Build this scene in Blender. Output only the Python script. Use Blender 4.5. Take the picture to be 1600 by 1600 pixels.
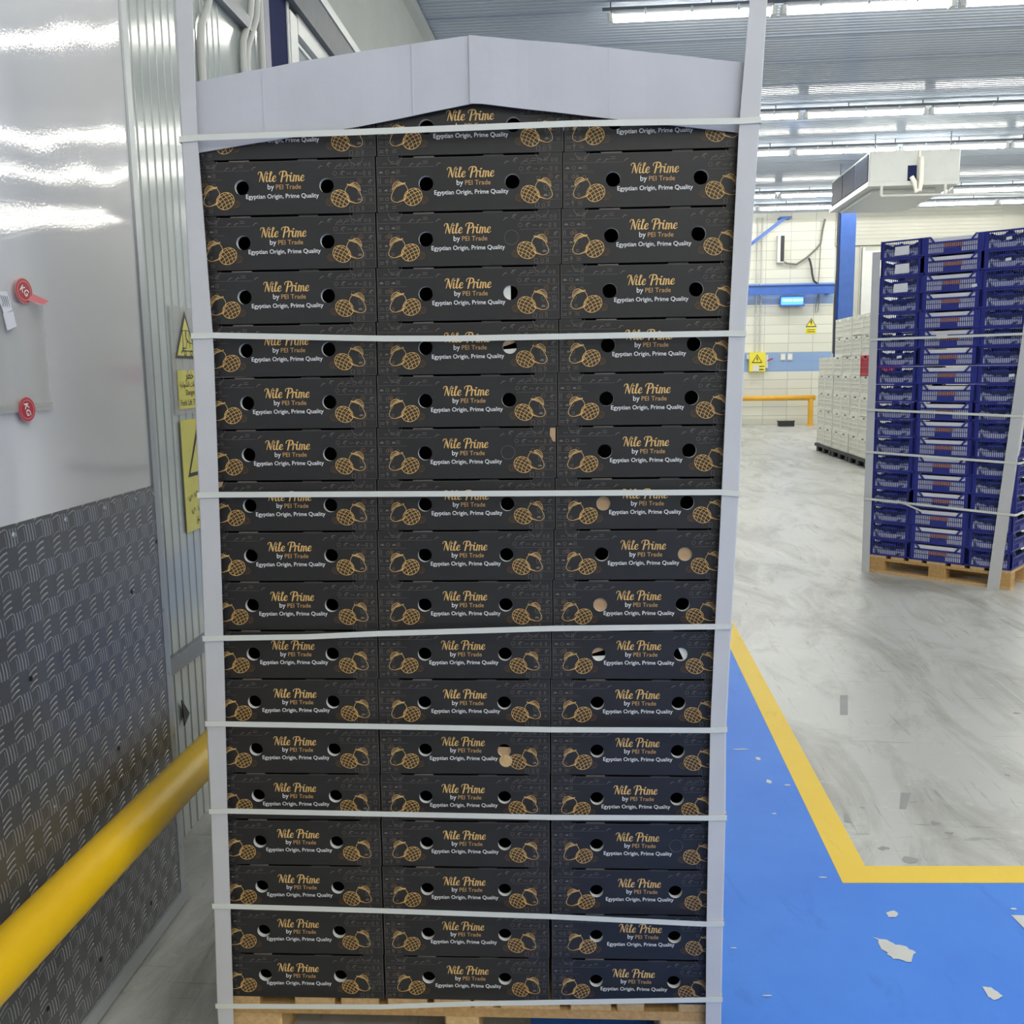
import bpy, math, random
from mathutils import Vector, Matrix
from mathutils.geometry import tessellate_polygon

PI = math.pi
for o in list(bpy.data.objects):
    bpy.data.objects.remove(o)
scene = bpy.context.scene
COL = scene.collection

# ------------------------------------------------------------------ camera
cam_d = bpy.data.cameras.new('camera')
cam = bpy.data.objects.new('camera', cam_d)
COL.objects.link(cam)
cam_d.sensor_fit = 'HORIZONTAL'
cam_d.sensor_width = 36.0
cam_d.lens = 36.0 * 1500.0 / 1600.0
cam_d.clip_start = 0.05
cam_d.clip_end = 100
pitch, roll = 0.1453, -0.014
cam.matrix_world = (Matrix.Translation((0, 0, 1.652)) @ Matrix.Rotation(PI / 2 - pitch, 4, 'X')
                    @ Matrix.Rotation(roll, 4, 'Z'))
scene.camera = cam

# ------------------------------------------------------------------ world, exposure
world = bpy.data.worlds.new('world')
scene.world = world
world.use_nodes = True
world.node_tree.nodes['Background'].inputs[0].default_value = (0.75, 0.8, 0.9, 1)
world.node_tree.nodes['Background'].inputs[1].default_value = 0.25
scene.view_settings.view_transform = 'Standard'
scene.view_settings.look = 'None'
scene.view_settings.gamma = 1.0
scene.view_settings.exposure = 0.0
TUBE_STRENGTH = 37.0

HALL = 0.09            # the hall's axis against the camera's
DOORA = 0.0618         # the cold-room wall's axis
STACKA = -0.05


# ------------------------------------------------------------------ materials
def lin(c):
    return tuple(((v / 255.0) / 12.92 if v / 255.0 <= 0.04045 else ((v / 255.0 + 0.055) / 1.055) ** 2.4) for v in c)


def newmat(name):
    m = bpy.data.materials.new(name)
    m.use_nodes = True
    nt = m.node_tree
    b = nt.nodes['Principled BSDF']
    return m, nt, b


def N(nt, t, **kw):
    n = nt.nodes.new(t)
    for k, v in kw.items():
        setattr(n, k, v)
    return n


def mth(nt, op, a, b=None, c=None):
    n = nt.nodes.new('ShaderNodeMath')
    n.operation = op
    for i, v in enumerate((a, b, c)):
        if v is None:
            continue
        if isinstance(v, (int, float)):
            n.inputs[i].default_value = v
        else:
            nt.links.new(v, n.inputs[i])
    return n.outputs[0]


def noise(nt, scale, detail=4.0, rough=0.55, vec=None, dist=0.0):
    n = nt.nodes.new('ShaderNodeTexNoise')
    n.inputs['Scale'].default_value = scale
    n.inputs['Detail'].default_value = detail
    n.inputs['Roughness'].default_value = rough
    n.inputs['Distortion'].default_value = dist
    if vec is not None:
        nt.links.new(vec, n.inputs['Vector'])
    return n.outputs['Fac']


def objco(nt, scale=None):
    t = nt.nodes.new('ShaderNodeTexCoord')
    v = t.outputs['Object']
    if scale:
        m = nt.nodes.new('ShaderNodeMapping')
        m.inputs['Scale'].default_value = scale
        nt.links.new(v, m.inputs['Vector'])
        v = m.outputs[0]
    return v


def mixc(nt, fac, a, b):
    n = nt.nodes.new('ShaderNodeMix')
    n.data_type = 'RGBA'
    if isinstance(fac, (int, float)):
        n.inputs[0].default_value = fac
    else:
        nt.links.new(fac, n.inputs[0])
    for i, v in ((6, a), (7, b)):
        if isinstance(v, tuple):
            n.inputs[i].default_value = (*v[:3], 1)
        else:
            nt.links.new(v, n.inputs[i])
    return n.outputs[2]


def ramp(nt, fac, lo, hi):
    n = nt.nodes.new('ShaderNodeMapRange')
    n.inputs[1].default_value = lo
    n.inputs[2].default_value = hi
    nt.links.new(fac, n.inputs[0])
    return n.outputs[0]


def bump(nt, b, h, strength=0.3, dist=0.01):
    n = nt.nodes.new('ShaderNodeBump')
    n.inputs['Strength'].default_value = strength
    n.inputs['Distance'].default_value = dist
    nt.links.new(h, n.inputs['Height'])
    nt.links.new(n.outputs[0], b.inputs['Normal'])


def pm(name, rgb, rough=0.5, metal=0.0, spec=0.5, var=0.06, nscale=6.0, bumps=None, coat=0.0, raw=False, vecs=None):
    """procedural painted / plastic / card material: base colour with soft noise variation"""
    m, nt, b = newmat(name)
    c = rgb if raw else lin(rgb)
    v = objco(nt, vecs)
    f = noise(nt, nscale, vec=v)
    lo = tuple(max(0, x * (1 - var)) for x in c)
    hi = tuple(min(1, x * (1 + var)) for x in c)
    nt.links.new(mixc(nt, ramp(nt, f, 0.3, 0.7), lo, hi), b.inputs['Base Color'])
    b.inputs['Roughness'].default_value = rough
    b.inputs['Metallic'].default_value = metal
    b.inputs['Specular IOR Level'].default_value = spec
    b.inputs['Coat Weight'].default_value = coat
    if bumps:
        bump(nt, b, noise(nt, bumps[0], vec=v), bumps[1], bumps[2])
    return m


def emis(name, rgb, strength):
    m, nt, b = newmat(name)
    b.inputs['Base Color'].default_value = (*lin(rgb), 1)
    b.inputs['Emission Color'].default_value = (*lin(rgb), 1)
    b.inputs['Emission Strength'].default_value = strength
    return m


M = {}
M['card_black'] = pm('black_printed_card', (40, 39, 40), 0.42, var=0.12, nscale=9, spec=0.5,
                     bumps=(14, 0.12, 0.004), vecs=(1, 1, 1))
M['card_white'] = pm('white_card_edge', (225, 225, 220), 0.7, var=0.03)
M['card_tan'] = pm('brown_card', (190, 158, 122), 0.8, var=0.08, nscale=30)
M['card_dark'] = pm('dark_box_inside', (12, 12, 14), 0.8)
M['glyph'] = pm('grey_glyph_ink', (114, 106, 100), 0.45, var=0.3, nscale=12)
M['gold'] = pm('gold_ink', (236, 194, 122), 0.4, var=0.12, nscale=60)
M['gold_dim'] = pm('dim_gold_ink', (122, 88, 50), 0.45, var=0.2, nscale=40)
M['gold_text'] = pm('tan_ink', (214, 168, 108), 0.45, var=0.04)
M['ink_white'] = pm('white_ink', (242, 242, 242), 0.45, var=0.02)
M['board'] = pm('white_corner_board', (206, 206, 209), 0.6, var=0.035, nscale=5, bumps=(120, 0.12, 0.001))
M['lid'] = pm('white_corrugated_lid', (198, 199, 207), 0.65, var=0.04, nscale=5, bumps=(40, 0.2, 0.002))
M['strap'] = pm('white_strap', (222, 224, 218), 0.35, var=0.02)
M['steel_grey'] = pm('grey_steel', (128, 132, 138), 0.4, metal=0.3)
M['alu'] = pm('aluminium_trim', (168, 173, 177), 0.4, metal=0.35, var=0.04)
M['white_paint'] = pm('white_paint', (215, 217, 214), 0.35, var=0.03, nscale=3)
M['panel_white'] = pm('white_sandwich_panel', (206, 209, 204), 0.25, var=0.03, nscale=2)
M['pipe_white'] = pm('white_conduit', (202, 203, 200), 0.4, var=0.03)
M['navy'] = pm('navy_paint', (38, 44, 84), 0.8, var=0.1, spec=0.1)
M['panel_far'] = pm('toned_down_white_panel', (186, 186, 176), 0.3, var=0.03, nscale=2)  # white panel darkened so the far wall renders less bright
M['cooler'] = pm('cooler_casing', (196, 199, 198), 0.4, var=0.03)
M['grille'] = pm('dark_fan_grille', (62, 72, 100), 0.7, spec=0.2)
M['beam_dark'] = pm('dark_grey_beam', (84, 90, 98), 0.5, var=0.1, nscale=14)
M['flange'] = pm('grey_flange', (150, 150, 164), 0.5, var=0.08)
M['blue_paint'] = pm('blue_steel_paint', (62, 104, 186), 0.4, var=0.08)
M['blue_plastic'] = pm('blue_crate_plastic', (42, 50, 138), 0.38, var=0.08, nscale=20)
M['white_plastic'] = pm('white_crate_plastic', (240, 239, 228), 0.45, var=0.06, nscale=8)
M['red_plastic'] = pm('red_crate_plastic', (196, 46, 66), 0.45, var=0.08)
M['black_plastic'] = pm('black_plastic', (38, 40, 46), 0.5)
M['black'] = pm('black_ink', (18, 18, 18), 0.5)
M['sign_yellow'] = pm('sign_yellow', (236, 222, 60), 0.35, var=0.03)
M['sign_yellow_old'] = pm('faded_sign_yellow', (204, 196, 84), 0.3, var=0.08, nscale=12)
M['red_label'] = pm('red_label', (178, 40, 52), 0.4)
M['pink_label'] = pm('pink_ring', (214, 120, 124), 0.4)
M['paper'] = pm('white_paper', (232, 232, 238), 0.7, var=0.03)
M['orange'] = pm('orange_card', (222, 150, 84), 0.6)
M['rail_orange'] = pm('yellow_rail_paint', (236, 178, 60), 0.35)
M['cable'] = pm('grey_cable', (120, 120, 118), 0.6)
M['cable_dark'] = pm('dark_cable', (60, 62, 68), 0.6)


def mat_rail():
    m, nt, b = newmat('bright_yellow_enamel')
    v = objco(nt)
    f = noise(nt, 3, vec=v)
    c = mixc(nt, f, lin((236, 186, 14)), lin((248, 204, 26)))
    s = noise(nt, 55, 5, 0.7, vec=objco(nt, (1, 0.25, 1)))
    c = mixc(nt, ramp(nt, s, 0.72, 0.78), c, lin((150, 118, 30)))
    nt.links.new(c, b.inputs['Base Color'])
    b.inputs['Roughness'].default_value = 0.38
    bump(nt, b, noise(nt, 30, vec=v), 0.08, 0.003)
    return m


def mat_glossy_panel(name, rgb, rough, wave):
    m, nt, b = newmat(name)
    v = objco(nt)
    f = noise(nt, 0.9, 2, vec=v)
    nt.links.new(mixc(nt, f, lin(tuple(x - 6 for x in rgb)), lin(tuple(min(255, x + 6) for x in rgb))), b.inputs['Base Color'])
    b.inputs['Roughness'].default_value = rough
    b.inputs['Specular IOR Level'].default_value = 0.5
    b.inputs['Coat Weight'].default_value = 0.0
    b.inputs['Coat Roughness'].default_value = 0.06
    h = mth(nt, 'ADD', mth(nt, 'MULTIPLY', noise(nt, 2.2, 1, vec=v), 1.0), mth(nt, 'MULTIPLY', noise(nt, 130, 2, vec=v), 0.012))
    bump(nt, b, h, wave, 0.02)
    return m


def mat_tread():
    """five-bar tread plate: groups of raised bars, alternately upright and level, on a diagonal grid"""
    m, nt, b = newmat('five_bar_tread_plate')
    t = nt.nodes.new('ShaderNodeTexCoord')
    s = nt.nodes.new('ShaderNodeSeparateXYZ')
    nt.links.new(t.outputs['Object'], s.inputs[0])
    y, z = s.outputs[1], s.outputs[2]
    c = 0.0515
    u = mth(nt, 'DIVIDE', mth(nt, 'ADD', y, mth(nt, 'MULTIPLY', z, 0.78)), c * 1.414)
    w = mth(nt, 'DIVIDE', mth(nt, 'SUBTRACT', y, mth(nt, 'MULTIPLY', z, 0.78)), c * 1.414)
    fu, fw = mth(nt, 'FLOOR', u), mth(nt, 'FLOOR', w)
    par = mth(nt, 'FLOORED_MODULO', mth(nt, 'ADD', fu, fw), 2.0)
    cu = mth(nt, 'SUBTRACT', mth(nt, 'FRACT', u), 0.5)
    cw = mth(nt, 'SUBTRACT', mth(nt, 'FRACT', w), 0.5)
    # local axes inside the cell, in cell units (a: along y, e: along z)
    a = mth(nt, 'MULTIPLY', mth(nt, 'ADD', cu, cw), 0.707)
    e = mth(nt, 'MULTIPLY', mth(nt, 'SUBTRACT', cu, cw), 0.707)
    tilt = 0.22

    def bars(p, q):
        # bars run along q, spaced along p, slightly curved and tilted
        pp = mth(nt, 'ADD', mth(nt, 'ADD', p, mth(nt, 'MULTIPLY', q, tilt)),
                 mth(nt, 'MULTIPLY', mth(nt, 'MULTIPLY', q, q), 0.35))
        st = mth(nt, 'COSINE', mth(nt, 'MULTIPLY', pp, 2 * PI * 4.6))
        st = ramp(nt, st, 0.0, 0.9)
        lim = mth(nt, 'MULTIPLY', mth(nt, 'LESS_THAN', mth(nt, 'ABSOLUTE', q), 0.31),
                  mth(nt, 'LESS_THAN', mth(nt, 'ABSOLUTE', pp), 0.435))
        return mth(nt, 'MULTIPLY', st, lim)
    b1 = bars(a, e)
    b2 = bars(e, mth(nt, 'MULTIPLY', a, -1.0))
    h = mth(nt, 'ADD', mth(nt, 'MULTIPLY', b1, mth(nt, 'SUBTRACT', 1.0, par)), mth(nt, 'MULTIPLY', b2, par))
    v = objco(nt)
    dirt = noise(nt, 5, 5, vec=v)
    base = mixc(nt, dirt, lin((98, 99, 102)), lin((120, 121, 124)))
    bar_glint = mixc(nt, mth(nt, 'MULTIPLY', h, 0.7), base, lin((200, 202, 206)))  # raised bars lightened: a painted glint in place of their reflection
    nt.links.new(bar_glint, b.inputs['Base Color'])
    b.inputs['Metallic'].default_value = 0.55
    b.inputs['Roughness'].default_value = 0.36
    bump(nt, b, h, 1.0, 0.0035)
    return m


def mat_floor():
    m, nt, b = newmat('scuffed_concrete')
    v = objco(nt)
    big = noise(nt, 0.5, 4, vec=v)
    streak = noise(nt, 2.2, 8, 0.68, vec=objco(nt, (1.0, 0.34, 1)), dist=1.2)
    fine = noise(nt, 14, 6, 0.7, vec=v)
    c = mixc(nt, ramp(nt, big, 0.3, 0.7), lin((184, 185, 182)), lin((202, 203, 199)))
    c = mixc(nt, mth(nt, 'MULTIPLY', ramp(nt, streak, 0.46, 0.68), 0.75), c, lin((136, 135, 126)))
    c = mixc(nt, mth(nt, 'MULTIPLY', ramp(nt, fine, 0.58, 0.72), 0.45), c, lin((220, 220, 216)))
    scr = noise(nt, 7, 8, 0.75, vec=objco(nt, (3.2, 0.22, 1)), dist=0.6)
    c = mixc(nt, mth(nt, 'MULTIPLY', ramp(nt, scr, 0.58, 0.66), 0.55), c, lin((112, 112, 108)))
    scr2 = noise(nt, 9, 8, 0.75, vec=objco(nt, (0.25, 3.0, 1)), dist=0.8)
    c = mixc(nt, mth(nt, 'MULTIPLY', ramp(nt, scr2, 0.60, 0.67), 0.55), c, lin((104, 104, 100)))
    nt.links.new(c, b.inputs['Base Color'])
    r = mth(nt, 'ADD', mth(nt, 'MULTIPLY', streak, 0.3), 0.22)
    nt.links.new(r, b.inputs['Roughness'])
    bump(nt, b, fine, 0.06, 0.004)
    return m


def mat_floorpaint(name, a, d, dark):
    m, nt, b = newmat(name)
    v = objco(nt)
    big = noise(nt, 1.7, 5, 0.6, vec=v)
    c = mixc(nt, ramp(nt, big, 0.3, 0.7), lin(a), lin(d))
    scr = noise(nt, 8, 8, 0.75, vec=objco(nt, (1, 0.3, 1)), dist=0.8)
    c = mixc(nt, mth(nt, 'MULTIPLY', ramp(nt, scr, 0.58, 0.72), 0.45), c, lin(dark))
    nt.links.new(c, b.inputs['Base Color'])
    b.inputs['Roughness'].default_value = 0.5
    b.inputs['Specular IOR Level'].default_value = 0.35
    bump(nt, b, noise(nt, 20, vec=v), 0.08, 0.003)
    return m


def mat_tiles():
    m, nt, b = newmat('white_wall_tiles')
    t = nt.nodes.new('ShaderNodeTexCoord')
    s = nt.nodes.new('ShaderNodeSeparateXYZ')
    nt.links.new(t.outputs['Object'], s.inputs[0])
    x, z = s.outputs[0], s.outputs[2]
    br = nt.nodes.new('ShaderNodeTexBrick')
    cmb = nt.nodes.new('ShaderNodeCombineXYZ')
    nt.links.new(x, cmb.inputs[0])
    nt.links.new(z, cmb.inputs[1])
    nt.links.new(cmb.outputs[0], br.inputs['Vector'])
    br.offset = 0.0
    br.inputs['Scale'].default_value = 1.0
    br.inputs['Brick Width'].default_value = 0.69
    br.inputs['Row Height'].default_value = 0.262
    br.inputs['Mortar Size'].default_value = 0.008
    br.inputs['Color1'].default_value = (*lin((226, 226, 212)), 1)
    br.inputs['Color2'].default_value = (*lin((216, 216, 204)), 1)
    br.inputs['Mortar'].default_value = (*lin((178, 180, 172)), 1)

    def band(lo, hi):
        return mth(nt, 'MULTIPLY', mth(nt, 'GREATER_THAN', z, lo), mth(nt, 'LESS_THAN', z, hi))
    f = mth(nt, 'ADD', band(1.54, 2.09), band(3.46, 4.06))
    nt.links.new(mixc(nt, mth(nt, 'MULTIPLY', f, 0.85), br.outputs['Color'], lin((120, 158, 212))), b.inputs['Base Color'])
    b.inputs['Roughness'].default_value = 0.3
    return m


M['rail'] = mat_rail()
M['door_panel'] = mat_glossy_panel('glossy_white_door_skin', (214, 214, 216), 0.05, 0.34)
M['rib_panel'] = mat_glossy_panel('glossy_ribbed_panel', (178, 185, 183), 0.12, 0.10)
M['ceil'] = mat_glossy_panel('glossy_ceiling_panel', (174, 184, 200), 0.15, 0.06)
M['tread'] = mat_tread()
M['floor'] = mat_floor()
M['floor_blue'] = mat_floorpaint('blue_floor_paint', (52, 124, 230), (66, 138, 238), (40, 98, 200))
M['floor_yellow'] = mat_floorpaint('yellow_floor_paint', (240, 200, 58), (246, 212, 76), (198, 158, 48))
M['tiles'] = mat_tiles()
M['tube'] = emis('lit_tube', (255, 252, 240), TUBE_STRENGTH)
M['blue_lamp'] = emis('blue_lamp', (60, 110, 255), 4.0)
M['blue_tube'] = emis('blue_tube', (120, 190, 255), 12.0)


def mat_wood(name, a, d):
    m, nt, b = newmat(name)
    v = objco(nt, (14, 1.2, 14))
    g = noise(nt, 5, 6, 0.6, vec=v, dist=0.6)
    c = mixc(nt, ramp(nt, g, 0.3, 0.75), lin(a), lin(d))
    nt.links.new(c, b.inputs['Base Color'])
    b.inputs['Roughness'].default_value = 0.7
    bump(nt, b, g, 0.3, 0.002)
    return m


M['wood'] = mat_wood('raw_pine', (206, 168, 112), (176, 134, 82))
M['wood_pale'] = mat_wood('pale_pine', (222, 190, 140), (190, 150, 98))


def mat_pouch():
    m, nt, b = newmat('clear_plastic_film')
    b.inputs['Base Color'].default_value = (*lin((206, 206, 198)), 1)
    b.inputs['Roughness'].default_value = 0.2
    b.inputs['Alpha'].default_value = 0.35
    bump(nt, b, noise(nt, 9, vec=objco(nt)), 0.4, 0.01)
    return m


def mat_produce():
    m, nt, b = newmat('netted_produce')
    v = objco(nt)
    sp_ = nt.nodes.new('ShaderNodeSeparateXYZ')
    nt.links.new(v, sp_.inputs[0])
    f = mth(nt, 'ADD', mth(nt, 'MULTIPLY', noise(nt, 11, 3, vec=v), 0.16), sp_.outputs[2])
    c = mixc(nt, ramp(nt, f, 0.128, 0.14), lin((232, 232, 240)), lin((46, 62, 62)))
    g_ = noise(nt, 26, 2, vec=v)
    c = mixc(nt, ramp(nt, g_, 0.58, 0.64), c, lin((70, 96, 84)))
    nt.links.new(c, b.inputs['Base Color'])
    b.inputs['Roughness'].default_value = 0.5
    return m


M['pouch'] = mat_pouch()
M['produce'] = mat_produce()


# ------------------------------------------------------------------ mesh builder
class MB:
    def __init__(self):
        self.v, self.f, self.m = [], [], []

    def add(self, vs, fs, mi=0):
        n = len(self.v)
        self.v += [tuple(p) for p in vs]
        for f in fs:
            self.f.append([n + i for i in f])
            self.m.append(mi)
        return self

    def box(self, x0, x1, y0, y1, z0, z1, mi=0):
        vs = [(x, y, z) for z in (z0, z1) for y in (y0, y1) for x in (x0, x1)]
        return self.add(vs, [(0, 2, 3, 1), (4, 5, 7, 6), (0, 1, 5, 4), (2, 6, 7, 3), (0, 4, 6, 2), (1, 3, 7, 5)], mi)

    def bevbox(self, x0, x1, y0, y1, z0, z1, r, mi=0):
        """box with its upright edges chamfered"""
        p = [(x0 + r, y0), (x1 - r, y0), (x1, y0 + r), (x1, y1 - r), (x1 - r, y1), (x0 + r, y1), (x0, y1 - r), (x0, y0 + r)]
        vs = [(a, b, z0) for a, b in p] + [(a, b, z1) for a, b in p]
        n = 8
        fs = [tuple(range(n))[::-1], tuple(range(n, 2 * n))] + [(i, (i + 1) % n, n + (i + 1) % n, n + i) for i in range(n)]
        return self.add(vs, fs, mi)

    def tube(self, pts, r, n=10, mi=0, caps=True):
        """round tube through a list of points"""
        pts = [Vector(p) for p in pts]
        rings = []
        up = None
        for i, p in enumerate(pts):
            if i == 0:
                d = pts[1] - p
            elif i == len(pts) - 1:
                d = p - pts[i - 1]
            else:
                d = (pts[i + 1] - p).normalized() + (p - pts[i - 1]).normalized()
            d.normalize()
            if up is None:
                up = Vector((0, 0, 1)) if abs(d.z) < 0.9 else Vector((1, 0, 0))
            a = d.cross(up)
            if a.length < 1e-4:
                a = d.cross(Vector((1, 0, 0)))
            a.normalize()
            c = a.cross(d).normalized()
            up = c
            rr = r[i] if isinstance(r, (list, tuple)) else r
            rings.append([p + a * (rr * math.cos(2 * PI * k / n)) + c * (rr * math.sin(2 * PI * k / n)) for k in range(n)])
        vs = [q for g in rings for q in g]
        fs = []
        for i in range(len(rings) - 1):
            for k in range(n):
                fs.append((i * n + k, i * n + (k + 1) % n, (i + 1) * n + (k + 1) % n, (i + 1) * n + k))
        if caps:
            fs.append(tuple(range(n))[::-1])
            fs.append(tuple((len(rings) - 1) * n + k for k in range(n)))
        return self.add(vs, fs, mi)

    def flat(self, pts, fn, mi=0, flip=False):
        """filled flat polygon (2-D points, any outline) mapped into space by fn"""
        loops = [[Vector((a, b, 0)) for a, b in pts]]
        tris = tessellate_polygon(loops)
        vs = [fn(a, b) for a, b in pts]
        return self.add(vs, [t[::-1] if flip else t for t in tris], mi)

    def holed(self, outer, holes, fn, mi=0):
        loops = [[Vector((a, b, 0)) for a, b in outer]] + [[Vector((a, b, 0)) for a, b in h] for h in holes]
        tris = tessellate_polygon(loops)
        vs = [fn(p[0], p[1]) for lp in loops for p in lp]
        return self.add(vs, tris, mi)

    def prism(self, pts, fn0, fn1, mi=0):
        """outline extruded between two maps"""
        self.flat(pts, fn0, mi)
        self.flat(pts, fn1, mi, True)
        n = len(pts)
        vs = [fn0(a, b) for a, b in pts] + [fn1(a, b) for a, b in pts]
        return self.add(vs, [(i, (i + 1) % n, n + (i + 1) % n, n + i) for i in range(n)], mi)

    def ribbon(self, pts, w, fn, mi=0, smooth=4, closed=False):
        """flat pen stroke; w is a width or one per point"""
        ws = list(w) if isinstance(w, (list, tuple)) else [w] * len(pts)
        if smooth > 1 and len(pts) > 2:
            P, W = [], []
            n = len(pts)
            rng = range(n if closed else n - 1)
            for i in rng:
                def g(k):
                    return (pts[k % n], ws[k % n]) if closed else (pts[min(max(k, 0), n - 1)], ws[min(max(k, 0), n - 1)])
                (p0, w0), (p1, w1), (p2, w2), (p3, w3) = g(i - 1), g(i), g(i + 1), g(i + 2)
                for s in range(smooth):
                    t = s / smooth
                    q = [0.5 * ((2 * b) + (-a + c) * t + (2 * a - 5 * b + 4 * c - d) * t * t + (-a + 3 * b - 3 * c + d) * t ** 3)
                         for a, b, c, d in zip(p0, p1, p2, p3)]
                    P.append(q)
                    W.append(w1 + (w2 - w1) * t)
            if not closed:
                P.append(pts[-1])
                W.append(ws[-1])
        else:
            P, W = [tuple(p) for p in pts], ws
        n = len(P)
        L, R = [], []
        for i in range(n):
            a = P[(i - 1) % n] if (closed or i > 0) else P[i]
            b = P[(i + 1) % n] if (closed or i < n - 1) else P[i]
            dx, dz = b[0] - a[0], b[1] - a[1]
            l = math.hypot(dx, dz) or 1
            nx, nz = -dz / l, dx / l
            L.append((P[i][0] + nx * W[i] / 2, P[i][1] + nz * W[i] / 2))
            R.append((P[i][0] - nx * W[i] / 2, P[i][1] - nz * W[i] / 2))
        vs = [fn(*p) for p in L] + [fn(*p) for p in R]
        rng = range(n if closed else n - 1)
        fs = [(i, n + i, n + (i + 1) % n, (i + 1) % n) for i in rng]
        return self.add(vs, fs, mi)

    def merge(self, mesh_verts, mesh_faces, mi=0):
        return self.add(mesh_verts, mesh_faces, mi)

    def build(self, name, mats, parent=None, loc=(0, 0, 0), rot=0.0, smooth=False):
        me = bpy.data.meshes.new(name)
        me.from_pydata(self.v, [], self.f)
        if not isinstance(mats, (list, tuple)):
            mats = [mats]
        for m in mats:
            me.materials.append(m)
        me.polygons.foreach_set('material_index', self.m)
        if smooth:
            me.polygons.foreach_set('use_smooth', [True] * len(self.f))
        me.update()
        o = bpy.data.objects.new(name, me)
        COL.objects.link(o)
        o.location = loc
        o.rotation_euler = (0, 0, rot)
        if parent:
            o.parent = parent
        return o


def tag(o, label, cat, group=None, kind=None):
    o['label'] = label
    o['category'] = cat
    if group:
        o['group'] = group
    if kind:
        o['kind'] = kind
    return o


def struct(o, label=None):
    o['kind'] = 'structure'
    if label:
        o['label'] = label
    return o


def empty(name, loc, rot=0.0):
    o = bpy.data.objects.new(name, None)
    COL.objects.link(o)
    o.location = loc
    o.rotation_euler = (0, 0, rot)
    o.empty_display_size = 0.1
    return o


def copy_tree(o, parent=None, skip=()):
    c = o.copy()
    COL.objects.link(c)
    c.parent = parent
    for ch in list(o.children):
        if ch.name.split('.')[0] in skip:
            continue
        copy_tree(ch, c, skip)
    return c


def hp(x, s, z=0.0):
    return (x * math.cos(HALL) + s * math.sin(HALL), -x * math.sin(HALL) + s * math.cos(HALL), z)


def orders(n):
    return ['', 'first', 'second', 'third', 'fourth', 'fifth', 'sixth', 'seventh', 'eighth', 'ninth', 'tenth', 'eleventh',
            'twelfth', 'thirteenth', 'fourteenth', 'fifteenth', 'sixteenth', 'seventeenth', 'eighteenth'][n]


def text_geo(body, size, offset=0.0, shear=0.0):
    """outline of a line of lettering as flat triangles, centred at the origin in x, baseline at z 0"""
    cu = bpy.data.curves.new('lettering', 'FONT')
    cu.body = body
    cu.size = size
    cu.align_x = 'CENTER'
    cu.offset = offset
    cu.shear = shear
    cu.resolution_u = 3
    ob = bpy.data.objects.new('lettering', cu)
    COL.objects.link(ob)
    dg = bpy.context.evaluated_depsgraph_get()
    me = bpy.data.meshes.new_from_object(ob.evaluated_get(dg))
    vs = [tuple(v.co) for v in me.vertices]
    fs = [tuple(p.vertices) for p in me.polygons]
    bpy.data.objects.remove(ob)
    bpy.data.meshes.remove(me)
    bpy.data.curves.remove(cu)
    return vs, fs


def add_text(mb, body, width, cx, cz, fn, mi=0, size=None, offset=0.0, rot=0.0, shear=0.0):
    vs, fs = text_geo(body, 1.0, offset, shear)
    if not vs:
        return
    x0, x1 = min(v[0] for v in vs), max(v[0] for v in vs)
    z0, z1 = min(v[1] for v in vs), max(v[1] for v in vs)
    k = size if size else width / (x1 - x0)
    mx, mz = (x0 + x1) / 2, (z0 + z1) / 2
    ca, sa = math.cos(rot), math.sin(rot)
    out = []
    for v in vs:
        a, b = (v[0] - mx) * k, (v[1] - mz) * k
        out.append(fn(cx + a * ca - b * sa, cz + a * sa + b * ca))
    mb.add(out, fs, mi)


def circle(cx, cz, r, n=24, a0=0.0, a1=2 * PI, full=True):
    k = n if full else n + 1
    return [(cx + r * math.cos(a0 + (a1 - a0) * i / n), cz + r * math.sin(a0 + (a1 - a0) * i / n)) for i in range(k)]


# ================================================================== THE HALL
# floor
f = MB()
f.box(-4.5, 15.5, -9, 30, -0.12, 0.0)
struct(f.build('floor', M['floor'], rot=-HALL), 'grey scuffed concrete floor')

# painted zone: blue field and yellow line (thin coats of paint on the concrete)
yl = [(1.283, 5.476), (1.463, 6.162)]
inner_dir = Vector((1.283 - 1.052, 5.476 - 2.894)).normalized()
in_far = Vector((1.052, 2.894)) + inner_dir * 24
out_far = Vector((1.163, 2.999)) + inner_dir * 24
p = MB()
zf = lambda a, b: (a, b, 0.0012)
p.flat([(0.03, -3), (5, -3), (5, 2.79), (1.052, 2.894), (in_far.x, in_far.y), (in_far.x - 1.0, in_far.y), (0.03, 3.4)], zf)
struct(p.build('floor_paint_blue', M['floor_blue']), 'blue painted floor zone')
p = MB()
zf2 = lambda a, b: (a, b, 0.0020)
p.flat([(1.052, 2.894), (5, 2.79), (5, 2.895), (1.163, 2.999), (out_far.x, out_far.y), (in_far.x, in_far.y)], zf2)
struct(p.build('floor_line_yellow', M['floor_yellow']), 'yellow painted border line of the blue floor zone')

# chips and worn patches in the paint
rnd = random.Random(4)
chips = MB()


def ragged(pts, amp):
    out = []
    n = len(pts)
    for i in range(n):
        a, b = pts[i], pts[(i + 1) % n]
        for k in range(4):
            t = k / 4
            out.append((a[0] + (b[0] - a[0]) * t + rnd.uniform(-amp, amp), a[1] + (b[1] - a[1]) * t + rnd.uniform(-amp, amp) * 0.6))
    return out


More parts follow.
